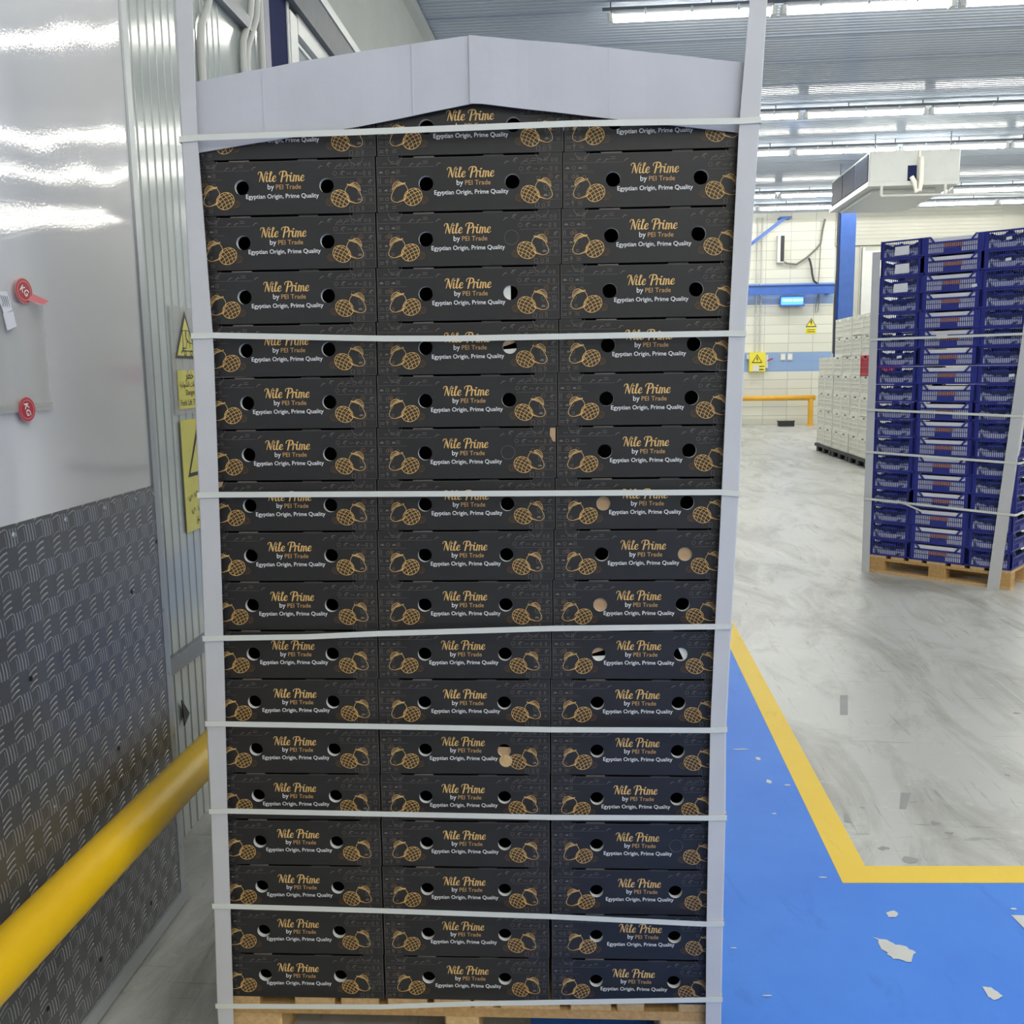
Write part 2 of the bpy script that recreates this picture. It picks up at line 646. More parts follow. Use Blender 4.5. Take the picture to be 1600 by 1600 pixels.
zc = lambda a, b: (a, b, 0.0026)
chips.flat(ragged([(1.039, 2.598), (1.075, 2.571), (1.11, 2.544), (1.126, 2.519), (1.095, 2.47), (1.054, 2.489), (1.045, 2.533)], 0.007), zc)
chips.flat(ragged([(1.125, 2.721), (1.154, 2.731), (1.161, 2.712), (1.143, 2.694), (1.123, 2.695)], 0.002), zc)
chips.flat(ragged([(1.245, 2.362), (1.267, 2.356), (1.28, 2.32), (1.248, 2.305), (1.240, 2.318)], 0.002), zc)
chips.flat([(1.494, 2.697), (1.56, 2.693), (1.50, 2.56)], zc)
for cx, cy, w, d in ((0.985, 4.005, 0.07, 0.012), (1.035, 3.9, 0.02, 0.045), (1.02, 3.67, 0.022, 0.04), (1.085, 3.634, 0.028, 0.014),
                     (0.965, 3.388, 0.02, 0.01), (0.66, 2.336, 0.03, 0.007), (1.0, 2.93, 0.03, 0.008), (1.52, 2.73, 0.02, 0.012), (0.62, 2.55, 0.02, 0.006)):
    chips.flat([(cx + w / 2 * math.cos(t) * rnd.uniform(0.7, 1.1), cy + d / 2 * math.sin(t) * rnd.uniform(0.7, 1.1)) for t in [i * PI / 6 for i in range(12)]], zc)
o = chips.build('paint_chips', pm('bare_pale_concrete', (206, 208, 206), 0.5, var=0.05))
struct(o, 'bare pale chips in the blue floor paint')
marks = MB()
for pts in ([(1.654, 4.691), (1.694, 4.69), (1.596, 4.409), (1.559, 4.411)], [(1.221, 3.38), (1.238, 3.38), (1.228, 3.31), (1.203, 3.317)],
            [(1.505, 3.553), (1.545, 3.551), (1.47, 3.416), (1.445, 3.417)]):
    marks.flat(pts, lambda a, b: (a, b, 0.001))
for px, py, r in ((1.53, 3.30, 0.02), (1.545, 3.22, 0.018), (1.31, 3.43, 0.01), (1.33, 3.04, 0.03), (1.27, 3.12, 0.02), (0.98, 6.6, 0.03), (2.4, 4.4, 0.02), (2.0, 3.7, 0.015)):
    marks.flat([(px + r * math.cos(t) * rnd.uniform(0.5, 1.2), py + r * 0.8 * math.sin(t) * rnd.uniform(0.5, 1.2)) for t in [i * PI / 5 for i in range(10)]], lambda a, b: (a, b, 0.001))
struct(marks.build('floor_marks', pm('dark_floor_patch', (150, 151, 150), 0.5, var=0.1)), 'dark patches and scuffs on the concrete floor')


def ribbed(mb, a0, a1, pitch, ridge, height, fn, b0, b1, mi=0):
    """profiled sheet: flats with narrow raised ridges; fn(a, b, h)"""
    prof = []
    a = a0
    while a < a1:
        prof += [(a, 0), (a + pitch - ridge, 0), (a + pitch - ridge * 0.75, height), (a + pitch - ridge * 0.25, height)]
        a += pitch
    prof.append((a1, 0))
    prof = [q for q in prof if q[0] <= a1 + 1e-6]
    vs = [fn(q[0], b0, q[1]) for q in prof] + [fn(q[0], b1, q[1]) for q in prof]
    n = len(prof)
    mb.add(vs, [(i, i + 1, n + i + 1, n + i) for i in range(n - 1)], mi)


ZC = 6.05
c = MB()
ribbed(c, -9, 30, 0.105, 0.03, 0.010, lambda a, b, h: (b, a, ZC - h), -2.3, 15.0)
for s in [x * 1.155 for x in range(-7, 26)]:
    c.box(-2.3, 15.0, s, s + 0.012, ZC - 0.02, ZC)
c.box(-2.6, 15.2, -9, 30, ZC + 0.005, ZC + 0.12)
struct(c.build('ceiling', M['ceil'], rot=-HALL), 'grey glossy ribbed metal ceiling')

# far wall: tiled half and panelled half
w = MB()
w.box(-2.5, 6.75, 28.9, 29.1, 0, ZC)
struct(w.build('wall_back', M['tiles'], rot=-HALL), 'far white tiled wall with two pale blue bands')
w = MB()
w.box(6.75, 15.2, 28.9, 29.1, 0, 5.1)
for x in (7.45, 8.1, 9.4, 10.6, 11.8, 13.0):
    w.box(x, x + 0.03, 28.86, 28.9, 0, 5.05)
ribbed(w, 5.16, ZC, 0.1, 0.02, 0.008, lambda a, b, h: (b, 28.84 - h, a), 6.75, 11.3)
w.box(6.75, 15.2, 28.85, 29.1, 5.1, ZC)
w.box(6.75, 11.3, 28.8, 28.9, 5.06, 5.16)
for x in (11.3, 11.9, 12.5, 13.1):
    w.box(x, x + 0.02, 28.83, 28.86, 5.1, ZC)
struct(w.build('wall_back_panels', M['panel_far'], rot=-HALL), 'white panelled right half of the far wall')
w = MB()
w.box(14.6, 14.8, -9, 29, 0, ZC)
struct(w.build('wall_right', M['panel_white'], rot=-HALL))
w = MB()
w.box(-2.5, 15, -8.2, -8, 0, ZC)
struct(w.build('wall_front', M['panel_white'], rot=-HALL))
w = MB()
w.box(-2.55, -2.26, -8.5, 29, 0, ZC)
ribbed(w, -8.2, 28.9, 0.1, 0.012, 0.004, lambda a, b, h: (-2.24 + h * 0.4, a, b), 0, ZC - 0.02)
w.box(-2.24, -2.14, -8, 28.9, ZC - 0.14, ZC - 0.02)
struct(w.build('wall_left', M['panel_white'], rot=-HALL), 'upper hall wall of pale vertical panels behind the stack')

# door to the cold part in the far panelled wall
d = MB()
d.box(7.55, 8.75, 28.80, 28.88, 0.0, 4.9)
d.box(7.5, 7.56, 28.78, 28.9, 0, 5.0)
d.box(8.74, 8.8, 28.78, 28.9, 0, 5.0)
struct(d.build('door_2', M['white_paint'], rot=-HALL), 'tall white sliding door in the far wall')

# ------------------------------------------------------------------ cold-room block on the left (own axis)
LO = (-1.228, 0.0, 0.0)
w = MB()
RX = -0.178
ribbed(w, 2.9, 4.12, 0.063, 0.009, 0.0035, lambda a, b, h: (RX + h, a, b), 0, 3.47)
w.box(-0.9, RX, 4.12, 9.0, 0, 3.47)
w.box(-0.9, RX - 0.002, -6, 4.12, 0, 3.47)
w.box(-1.4, RX - 0.004, -6, 9.0, 3.47, 3.66)
struct(w.build('wall_cold_room', M['rib_panel'], loc=LO, rot=-DOORA), 'glossy ribbed cold-room wall on the left')
t = MB()
t.box(RX, RX + 0.035, 2.86, 4.42, 3.125, 3.18)
t.box(RX, RX + 0.022, 2.86, 4.60, 0.622, 0.682)
struct(t.build('trim_1', M['steel_grey'], loc=LO, rot=-DOORA), 'grey bars across the ribbed wall')
t = MB()
t.box(RX - 0.01, RX + 0.06, 4.9, 9.0, 3.468, 3.65)
struct(t.build('trim_2', M['beam_dark'], loc=LO, rot=-DOORA), 'dark grey steel beam above the cold-room wall')
t = MB()
t.box(RX - 0.04, RX + 0.068, 4.9, 9.0, 3.652, 3.705)
t.box(RX, RX + 0.03, 5.2, 9.0, 3.37, 3.466)
t.box(RX, RX + 0.012, 5.2, 9.0, 3.33, 3.345)
t.box(-0.9, RX, 4.9, 9.0, 3.67, 3.70)
struct(t.build('trim_3', M['white_paint'], loc=LO, rot=-DOORA), 'white trims along the dark beam')

cr = empty('steel_column', (LO[0], LO[1], 0), -DOORA)
tag(cr, 'navy and grey steel column rising behind the white lid at upper left', 'column')
q = MB()
q.box(RX + 0.001, RX + 0.020, 4.66, 4.74, 0, 6.02)
q.build('flange', M['flange'], cr)
q = MB()
q.box(RX + 0.001, RX + 0.018, 4.74, 5.03, 0, 6.02)
q.build('web', M['navy'], cr)
q = MB()
q.box(RX + 0.001, RX + 0.025, 5.03, 5.06, 0, 6.02)
q.box(RX + 0.001, RX + 0.03, 5.06, 5.19, 0, 3.44)
q.build('flange', M['white_paint'], cr)


def conduit(pts, lab):
    mb = MB()
    P = [(RX + 0.022, y, z) for y, z in pts]
    mb.tube(P, 0.0145, 10)
    o = mb.build('conduit', M['pipe_white'], loc=LO, rot=-DOORA, smooth=True)
    tag(o, lab, 'conduit', 'white conduits on the cold-room wall')
    return o


conduit([(3.96, 3.45), (3.944, 3.083), (3.90, 3.02), (3.849, 2.963), (3.832, 2.90), (3.83, 2.75), (3.83, 0.9)], 'leftmost white conduit beside the left corner board, bent near its top')
conduit([(4.485, 3.46), (4.475, 3.275), (4.45, 3.205), (4.335, 3.06), (4.322, 3.0), (4.325, 2.92), (4.325, 1.0)], 'left one of the bent white conduit pair beside the navy column')
conduit([(4.565, 3.46), (4.56, 3.304), (4.528, 3.213), (4.39, 3.05), (4.372, 2.99), (4.369, 2.92), (4.369, 1.0)], 'right one of the bent white conduit pair beside the navy column')
conduit([(4.600, 3.46), (4.598, 3.2), (4.594, 1.0)], 'straight white conduit right against the navy column')

# the big sliding door panel
dr = empty('door_1', LO, -DOORA)
struct(dr, 'large glossy white door with tread-plate kick plate and aluminium edge')
q = MB()
q.box(-0.10, 0.0, -1.6, 2.80, 0.06, 4.2)
q.build('door_skin', M['door_panel'], dr)
q = MB()
q.bevbox(-0.10, 0.006, 2.80, 2.842, 0.04, 4.2, 0.004)
q.build('edge_trim', M['alu'], dr)
q = MB()
q.box(-0.10, 0.012, -1.6, 2.846, 0.018, 0.062)
q.build('bottom_trim', M['alu'], dr)
q = MB()
q.box(0.0005, 0.0045, -1.6, 2.838, 0.064, 1.336)
q.build('kick_plate', M['tread'], dr)
sc = MB()
for y in (0.9, 1.2, 1.5, 1.8, 2.085, 2.305, 2.5, 2.68, 2.795):
    sc.tube([(0.004, y, 1.312), (0.0075, y, 1.312)], [0.0075, 0.005], 10)
for y, z in ((2.55, 0.97), (2.55, 0.57), (2.15, 0.30)):
    sc.tube([(0.004, y, z + 0.35), (0.007, y, z + 0.35)], 0.004, 8)
sc.build('screws', M['alu'], dr)
sc = MB()
for y, z in ((2.10, 0.98), (2.62, 1.06), (2.80, 1.17), (2.81, 0.96), (2.82, 0.76), (2.825, 0.56), (2.48, 0.66), (2.30, 0.16), (2.6, 0.14), (2.82, 0.2), (2.05, 0.2)):
    sc.tube([(0.004, y, z), (0.006, y, z)], 0.0065, 8)
sc.build('bolt_heads', M['black'], dr)

# things stuck on the door
dfn = lambda off: (lambda a, b: (off, a, b))
pf = empty('plastic_pouch', (LO[0], LO[1], 0), -DOORA)
tag(pf, 'clear plastic document pouch stuck on the white door', 'pouch')
q = MB()
NX, NZ = 14, 10
grid = []
for j in range(NZ + 1):
    for i in range(NX + 1):
        y = 1.95 + 0.33 * i / NX
        z = 1.585 + 0.235 * j / NZ - 0.01 * (1 - i / NX)
        grid.append((0.004 + 0.004 * math.sin(i * 1.3) * math.sin(j * 0.9) ** 2 + 0.003, y, z))
fs = [(j * (NX + 1) + i, j * (NX + 1) + i + 1, (j + 1) * (NX + 1) + i + 1, (j + 1) * (NX + 1) + i) for j in range(NZ) for i in range(NX)]
q.add(grid, fs)
q.build('film', M['pouch'], pf, smooth=True)
q = MB()
q.box(0.009, 0.0105, 1.95, 2.28, 1.578, 1.596)
q.build('zip_strip', M['pouch'], pf)


def red_sticker(y, z, lab, folded):
    r = empty('red_sticker', (LO[0], LO[1], 0), -DOORA)
    tag(r, lab, 'sticker', 'red oval stickers on the white door')
    q = MB()
    fn = dfn(0.0120)
    q.flat([(y + 0.034 * math.cos(t), z + 0.028 * math.sin(t)) for t in [i * PI / 14 for i in range(28)]], fn, 1)
    q.flat([(y + 0.031 * math.cos(t), z + 0.0255 * math.sin(t)) for t in [i * PI / 14 for i in range(28)]], dfn(0.0124), 0)
    q.ribbon([(y + 0.026 * math.cos(t), z + 0.021 * math.sin(t)) for t in [i * PI / 12 for i in range(24)]], 0.003, dfn(0.0127), 1, 1, True)
    if folded:
        q.add([(0.0125, y + 0.01, z - 0.020), (0.0125, y + 0.034, z - 0.004), (0.03, y + 0.07, z - 0.018), (0.03, y + 0.045, z - 0.028)], [(0, 1, 2, 3)], 1)
    q.build('disc', [M['red_label'], M['pink_label']], r)
    q = MB()
    add_text(q, 'KG', 0.034, y, z, dfn(0.0132), 0, offset=0.02, rot=-1.2 if not folded else -0.5, shear=0.3)
    q.build('lettering', M['ink_white'], r)
    return r


red_sticker(2.167, 1.583, 'lower red oval sticker, on the bottom edge of the pouch', False)
red_sticker(2.195, 1.845, 'upper red oval sticker with a curling flap, above the pouch', True)
q = MB()
q.prism([(2.085, 1.835), (2.125, 1.838), (2.14, 1.80), (2.108, 1.79)], dfn(0.013), dfn(0.014), 0)
q.prism([(2.105, 1.79), (2.142, 1.797), (2.15, 1.765), (2.115, 1.755)], dfn(0.0125), dfn(0.0145), 0)
for k in range(4):
    q.ribbon([(2.098 + k * 0.008, 1.828), (2.106 + k * 0.007, 1.815), (2.104 + k * 0.008, 1.805)], 0.0016, dfn(0.0148), 1)
tag(q.build('sticker_tag', [M['paper'], M['cable_dark']], loc=LO, rot=-DOORA), 'small white tag with dark scribble at the pouch corner', 'tag')

# ------------------------------------------------------------------ warning signs on the ribbed wall
SX = RX + 0.008


def sfn(k):
    return lambda a, b: (SX + k, a, b)


def hsign(name, lab, group='warning signs on the ribbed wall'):
    r = empty(name, (LO[0], LO[1], 0), -DOORA)
    tag(r, lab, 'sign', group)
    return r


def tri(mb, cy, z0, wd, ht, k, mi, rs=0.0, o=0.0):
    mb.flat([(cy - wd / 2 + o, z0 + rs), (cy + wd / 2 - o, z0 + rs), (cy, z0 + ht - o * 1.6)], sfn(k), mi)


sg = hsign('warning_sign', 'yellow triangle forklift warning on clear plate, topmost on ribbed wall')
q = MB()
q.box(SX - 0.002, SX, 3.415, 3.70, 1.515, 1.90)
q.build('clear_plate', M['pouch'], sg)
q = MB()
tri(q, 3.545, 1.715, 0.205, 0.172, 0.001, 0)
tri(q, 3.545, 1.715, 0.205, 0.172, 0.0018, 1, 0.010, 0.016)
q.build('triangle', [M['black'], M['sign_yellow_old']], sg)
q = MB()
F = sfn(0.0028)
q.ribbon([(3.515, 1.742), (3.515, 1.815), (3.575, 1.815), (3.575, 1.755)], 0.004, F, 0, 1)
q.ribbon([(3.505, 1.742), (3.60, 1.742), (3.60, 1.77), (3.55, 1.775), (3.54, 1.752), (3.505, 1.752)], 0.004, F, 0, 1)
q.ribbon([(3.545, 1.812), (3.545, 1.785), (3.565, 1.775)], 0.006, F, 0, 1)
q.ribbon([(3.495, 1.735), (3.515, 1.748)], 0.005, F, 0, 1)
for cy in (3.53, 3.585):
    q.ribbon(circle(cy, 1.735, 0.009, 10), 0.004, F, 0, 1, True)
q.build('forklift_symbol', M['black'], sg)

sg = hsign('warning_sign', 'yellow plate lettered Danger Fork Lift Truck below the forklift triangle')
q = MB()
q.box(SX, SX + 0.0012, 3.450, 3.665, 1.535, 1.672)
q.build('plate', M['sign_yellow_old'], sg)
q = MB()
F = sfn(0.0022)
add_text(q, '\ufeae\ufec4\ufea7', 0.075, 3.555, 1.652, F, 0, offset=0.01)
add_text(q, '\ufe94\ufef4\ufedb\ufeee\ufeb8\ufedf\ufe8d \ufe95\ufe8e\ufecc\ufed3\ufe8d\ufeae\ufedf\ufe8d', 0.185, 3.557, 1.620, F, 0, offset=0.01)
add_text(q, 'Danger', 0.085, 3.557, 1.590, F, 0, offset=0.005)
add_text(q, 'Fork Lift Truck', 0.185, 3.557, 1.557, F, 0, offset=0.005)
q.build('lettering', M['black'], sg)

sg = hsign('warning_sign', 'tall faded yellow high voltage sign with lightning bolt and handwriting')
q = MB()
q.box(SX, SX + 0.0012, 3.448, 3.70, 1.085, 1.495)
q.build('plate', M['sign_yellow_old'], sg)
q = MB()
tri(q, 3.60, 1.285, 0.225, 0.19, 0.0018, 0)
tri(q, 3.60, 1.285, 0.225, 0.19, 0.0024, 1, 0.014, 0.020)
q.build('triangle', [M['black'], M['sign_yellow_old']], sg)
q = MB()
F = sfn(0.003)
q.flat([(3.595, 1.425), (3.612, 1.425), (3.606, 1.385), (3.625, 1.385), (3.614, 1.345), (3.622, 1.347), (3.606, 1.318), (3.596, 1.35), (3.604, 1.348), (3.608, 1.372), (3.590, 1.372)], F)
for k, (a, b) in enumerate(((3.50, 1.21), (3.55, 1.22), (3.60, 1.205), (3.64, 1.215), (3.52, 1.16), (3.58, 1.165), (3.63, 1.16))):
    q.ribbon([(a - 0.02, b + 0.006), (a - 0.008, b - 0.012), (a + 0.006, b + 0.008), (a + 0.02, b - 0.006)], [0.002, 0.004, 0.003, 0.0015], F)
add_text(q, 'HAZ', 0.09, 3.59, 1.118, F, 0, shear=0.2)
q.build('lettering', M['black'], sg)

q = MB()
q.prism([(3.30, 0.505), (3.33, 0.47), (3.36, 0.435), (3.31, 0.405)], sfn(0.0), sfn(0.004))  # flush dark cutout painted as a thin black plate
tag(q.build('wall_cutout', M['black'], loc=LO, rot=-DOORA), 'small black angled cutout low on the ribbed wall above the yellow rail', 'cutout')

# ------------------------------------------------------------------ yellow guard rail in front of the door
a = Vector((-1.029, 1.758, 0.50))
b = Vector((-0.948, 2.824, 0.50))
dv = (b - a).normalized()
gr = empty('guard_rail', (a.x, a.y, 0))
tag(gr, 'thick bright yellow tubular guard rail in front of the tread plate', 'guard rail')
loc = lambda v: (v.x - a.x, v.y - a.y, v.z)
q = MB()
P = [a + dv * t for t in (-1.9, -1.0, -0.3, 0.3, 0.9, 1.5, 1.9)]
q.tube([loc(v) for v in P], 0.057, 40)
q.build('rail', M['rail'], gr, smooth=True)
for t in (-1.6, 1.75):
    q = MB()
    v = a + dv * t
    q.tube([(v.x - a.x, v.y - a.y, 0.012), (v.x - a.x, v.y - a.y, 0.47)], 0.05, 24)
    q.bevbox(v.x - a.x - 0.09, v.x - a.x + 0.09, v.y - a.y - 0.09, v.y - a.y + 0.09, 0.0, 0.012, 0.01)
    q.build('post', M['rail'], gr)

# ================================================================== ceiling lights
light_proto = empty('ceiling_light', (0, 0, 0))
LL = 1.93
q = MB()
q.bevbox(-LL / 2, LL / 2, -0.055, 0.055, -0.03, 0.03, 0.01)
q.build('housing', M['steel_grey'], light_proto)
q = MB()
n = 8
ring = [(0.066 * math.cos(PI + PI * i / n), -0.03 + 0.062 * math.sin(PI + PI * i / n)) for i in range(n + 1)]
vs = [(x, y, z) for x in (-LL / 2 + 0.03, LL / 2 - 0.03) for y, z in ring]
q.add(vs, [(i, i + 1, n + 2 + i, n + 1 + i) for i in range(n)])
q.build('diffuser', M['tube'], light_proto, smooth=True)
for sx in (-1, 1):
    q = MB()
    q.bevbox(sx * LL / 2 - 0.035, sx * LL / 2 + 0.035, -0.06, 0.06, -0.10, 0.0, 0.012)
    q.build('end_cap', M['white_paint'], light_proto)
for cx in (-0.55, 0.0, 0.55):
    q = MB()
    q.box(cx - 0.012, cx + 0.012, -0.069, 0.069, -0.045, 0.035)
    q.build('clip', M['alu'], light_proto)

rows = [(12.4, 0.16, 'nearest visible row'), (17.35, -0.6, 'second visible row'), (20.2, -0.2, 'third visible row'),
        (25.1, 0.4, 'fourth visible row'), (27.0, 0.2, 'farthest row, by the tiled wall'),
        (7.6, 0.3, 'row beyond the carton stack'), (1.2, 0.3, 'added row over the camera'), (-1.4, 0.2, 'first added row behind the camera'),
        (-4.0, 0.2, 'second added row behind the camera'), (-6.4, 0.2, 'third added row behind the camera')]  # rows over and behind the camera are added, unseen, to brighten the stack front
first = True
for s, x0, rn in rows:
    x = x0 + LL / 2
    k = 1
    lim = 13.6
    while x + LL / 2 < lim:
        if first:
            o = light_proto
            first = False
        else:
            o = copy_tree(light_proto)
        o.location = hp(x, s, 5.90)
        o.rotation_euler = (0, 0, -HALL)
        tag(o, 'long lit ceiling light, %s from the left in the %s' % (orders(k), rn), 'ceiling light', 'linear ceiling lights')
        x += LL + 0.12
        k += 1
    q = MB()
    q.box(x0 - 0.1, 13.7, s - 0.02, s + 0.02, 5.945, 5.975)
    xx = x0
    while xx < 13.6:
        q.box(xx - 0.008, xx + 0.008, s - 0.008, s + 0.008, 5.97, 6.045)
        xx += 1.2
    tag(q.build('light_rail', M['beam_dark'], rot=-HALL), 'grey support rail carrying the ceiling lights of the %s' % rn, 'rail', 'support rails of the ceiling lights')

# ================================================================== evaporator cooler under the ceiling
ev = empty('air_cooler', hp(0, 0), -HALL)
tag(ev, 'large white ceiling air cooler with fan grilles, hanging before the blue column', 'air cooler')
q = MB()
q.bevbox(5.17, 6.84, 19.6, 22.6, 5.14, 5.70, 0.02)
q.build('casing', M['cooler'], ev)
q = MB()
q.box(5.14, 6.82, 19.55, 22.65, 5.05, 5.13)
q.box(5.30, 6.5, 19.9, 22.3, 4.98, 5.05)
q.build('drip_tray', M['cooler'], ev)
for k in range(3):
    q = MB()
    s0 = 19.68 + k * 0.97
    q.box(5.155, 5.17, s0, s0 + 0.90, 5.17, 5.66, 0)
    for j in range(14):
        q.box(5.148, 5.155, s0, s0 + 0.90, 5.18 + j * 0.034, 5.19 + j * 0.034, 1)
    q.build('fan_grille', [M['grille'], M['beam_dark']], ev)
q = MB()
q.box(6.06, 6.10, 19.55, 19.6, 5.16, 5.75)
q.tube([(6.10, 19.5, 5.55), (6.10, 19.48, 5.1), (6.08, 19.48, 4.95), (6.02, 19.5, 4.93), (5.98, 19.5, 5.1), (5.93, 19.52, 5.2)], 0.045, 8)
q.build('insulated_pipe', M['white_plastic'], ev)
q = MB()
q.box(5.88, 6.04, 19.585, 19.6, 5.13, 5.42)
q.build('connection_opening', M['navy'], ev)
q = MB()
q.tube([(5.38, 19.5, 4.86), (6.9, 19.5, 4.85), (8.6, 19.6, 4.80)], 0.022, 8)
for x in (5.38, 6.55):
    q.tube([(x, 19.5, 5.05), (x, 19.5, 4.86)], 0.028, 8)
q.build('drain_pipe', M['pipe_white'], ev)
q = MB()
for x in (5.3, 6.7):
    for s in (19.75, 22.4):
        q.tube([(x, s, 5.69), (x, s, 6.045)], 0.012, 6)
q.build('hanger_rods', M['steel_grey'], ev)
for cx in (5.55, 6.4):
    q = MB()
    for k in range(2):
        q.tube([(cx - 0.14 + 0.05 * k, 19.7, 5.70), (cx - 0.06, 19.7, 5.79), (cx + 0.05, 19.7, 5.80), (cx + 0.16, 19.7, 5.70)], 0.008, 6)
    q.build('cable_loop', M['pipe_white'], ev)

# ================================================================== things at the far wall
bc = empty('blue_column', hp(0, 0), -HALL)
tag(bc, 'tall blue painted steel column at the end of the tiled wall', 'column')
q = MB()
q.box(6.20, 6.57, 25.95, 25.99, 0, 6.0)
q.build('flange', M['blue_paint'], bc)
q = MB()
q.box(6.36, 6.40, 25.99, 26.33, 0, 6.0)
q.build('web', M['blue_paint'], bc)
q = MB()
q.box(6.20, 6.57, 26.33, 26.37, 0, 6.0)
q.build('flange', M['blue_paint'], bc)
q = MB()
q.tube([(6.14, 25.98, 5.9), (6.13, 25.98, 4.9), (6.15, 25.98, 4.2), (6.11, 25.98, 3.4), (6.12, 25.98, 2.0)], 0.03, 8)
tag(q.build('cable_bundle', M['cable_dark'], rot=-HALL), 'dark cable bundle hanging down the left side of the blue column', 'cable')
q = MB()
q.box(2.4, 6.74, 28.50, 28.60, 3.72, 3.76)
q.box(2.4, 6.74, 28.54, 28.56, 3.76, 3.96)
q.box(2.4, 6.74, 28.50, 28.60, 3.96, 3.99)
q.box(6.5, 6.6, 28.6, 28.9, 3.72, 3.99)
q.box(2.6, 2.7, 28.6, 28.9, 3.72, 3.99)
tag(q.build('blue_beam', M['blue_paint'], rot=-HALL), 'horizontal blue steel beam across the tiled wall', 'beam')
q = MB()
q.prism([(3.9, 4.86), (4.05, 4.86), (5.36, 5.84), (5.20, 5.84)], lambda a, b: (a, 28.5, b), lambda a, b: (a, 28.6, b))
q.box(5.12, 5.45, 28.48, 28.9, 5.82, 5.86)
tag(q.build('blue_brace', M['blue_paint'], rot=-HALL), 'diagonal blue steel brace high on the tiled wall', 'brace')
lm = empty('insect_lamp', hp(5.56, 28.7, 3.39), -HALL)
tag(lm, 'glowing blue insect lamp under the blue beam', 'lamp')
q = MB()
q.box(-0.33, 0.33, -0.12, 0.1, 0.0, 0.04)
q.box(-0.33, 0.33, -0.12, 0.1, 0.26, 0.29)
q.box(-0.33, 0.33, 0.06, 0.1, 0.0, 0.29)
q.build('housing', M['blue_paint'], lm)
q = MB()
q.box(-0.31, 0.31, 0.0, 0.05, 0.04, 0.26)
q.build('glow_panel', M['blue_lamp'], lm)
for x in (-0.15, 0.15):
    q = MB()
    q.tube([(x - 0.13, -0.06, 0.17), (x + 0.13, -0.06, 0.17)], 0.025, 8)
    q.build('lamp_tube', M['blue_tube'], lm)
wl = empty('wall_lamp', hp(5.2, 28.8, 4.62), -HALL)
tag(wl, 'upright unlit lamp box on the tiled wall with cable hanging from it', 'wall lamp')
q = MB()
q.box(-0.09, 0.10, -0.12, 0.08, 0.0, 0.76)
q.build('housing', M['white_paint'], wl)
q = MB()
q.box(-0.01, 0.09, -0.135, -0.12, 0.03, 0.74)
q.build('dark_screen', M['black_plastic'], wl)


def wcable(pts, r, mat, lab):
    q = MB()
    q.tube([(x, 28.78, z) for x, z in pts], r, 6)
    tag(q.build('hanging_cable', M[mat], rot=-HALL), lab, 'cable', 'loose cables on the tiled wall')


wcable([(5.28, 4.66), (5.40, 4.60), (5.66, 4.57), (5.95, 4.75), (6.20, 4.98), (6.32, 5.13), (6.36, 5.5), (6.42, 5.8)], 0.03, 'cable', 'thick grey cable sagging from the wall lamp up to the ceiling')
wcable([(6.0, 4.74), (6.05, 4.62), (6.09, 4.45), (6.11, 4.3), (6.16, 4.1), (6.30, 3.99)], 0.03, 'cable_dark', 'dark knotted cable hanging down onto the blue beam')
wcable([(6.32, 5.1), (6.31, 4.6), (6.30, 4.2), (6.27, 3.9), (6.33, 3.6), (6.30, 3.25), (6.24, 3.2), (6.24, 3.4), (6.3, 3.7)], 0.014, 'cable', 'thin cable looping down past the blue beam')
for x, lab in ((4.57, 'left one of the two thin conduits running down to the yellow switch box'), (4.70, 'right one of the two thin conduits running down to the yellow switch box')):
    q = MB()
    q.tube([(x, 28.86, 2.1), (x, 28.86, 5.9)], 0.022, 8)
    tag(q.build('conduit', M['pipe_white'], rot=-HALL), lab, 'conduit', 'conduits on the tiled wall')


def far_sign(name, cx, z0, z1, wd, box_depth, lab):
    r = empty(name, hp(cx, 28.9, z0), -HALL)
    tag(r, lab, 'sign' if name != 'switch_box' else 'switch box')
    return r


fs_ = far_sign('warning_sign', 6.15, 2.60, 3.06, 0.3, 0, 'yellow electric hazard sign high on the tiled wall below the hanging cables')
q = MB()
wf = lambda k: (lambda a, b: (a, -0.01 - k, b))
q.flat([(-0.155, 0.21), (0.155, 0.21), (0.0, 0.46)], wf(0.0), 1)
q.flat([(-0.125, 0.23), (0.125, 0.23), (0.0, 0.43)], wf(0.003), 0)
q.box(-0.15, 0.15, -0.01, 0.0, 0.02, 0.18)
q.build('plate', [M['sign_yellow'], M['black']], fs_)
q = MB()
q.flat([(-0.02, 0.39), (0.02, 0.39), (0.005, 0.33), (0.03, 0.33), (-0.005, 0.25), (0.0, 0.31), (-0.025, 0.31)], wf(0.005))
for k in range(2):
    q.ribbon([(-0.11, 0.13 - 0.06 * k), (0.11, 0.13 - 0.06 * k)], 0.018, wf(0.004))
q.build('symbol', M['black'], fs_)
fs_ = far_sign('switch_box', 4.635, 1.55, 2.12, 0.46, 0.2, 'yellow electrical switch box with hazard triangle on the pale blue band')
q = MB()
q.box(-0.24, 0.22, -0.16, 0.0, 0.0, 0.55)
q.build('housing', M['sign_yellow'], fs_)
q = MB()
q.box(-0.31, -0.24, -0.12, 0, 0.36, 0.50)
q.box(0.22, 0.30, -0.12, 0, 0.10, 0.48)
q.box(-0.14, 0.04, -0.168, -0.16, 0.02, 0.19)
q.build('side_box', M['white_paint'], fs_)
q = MB()
ff = lambda a, b: (a, -0.165, b)
q.flat([(-0.17, 0.25), (0.13, 0.25), (-0.02, 0.50)], ff, 0)
q.flat([(-0.135, 0.27), (0.095, 0.27), (-0.02, 0.465)], lambda a, b: (a, -0.168, b), 1)
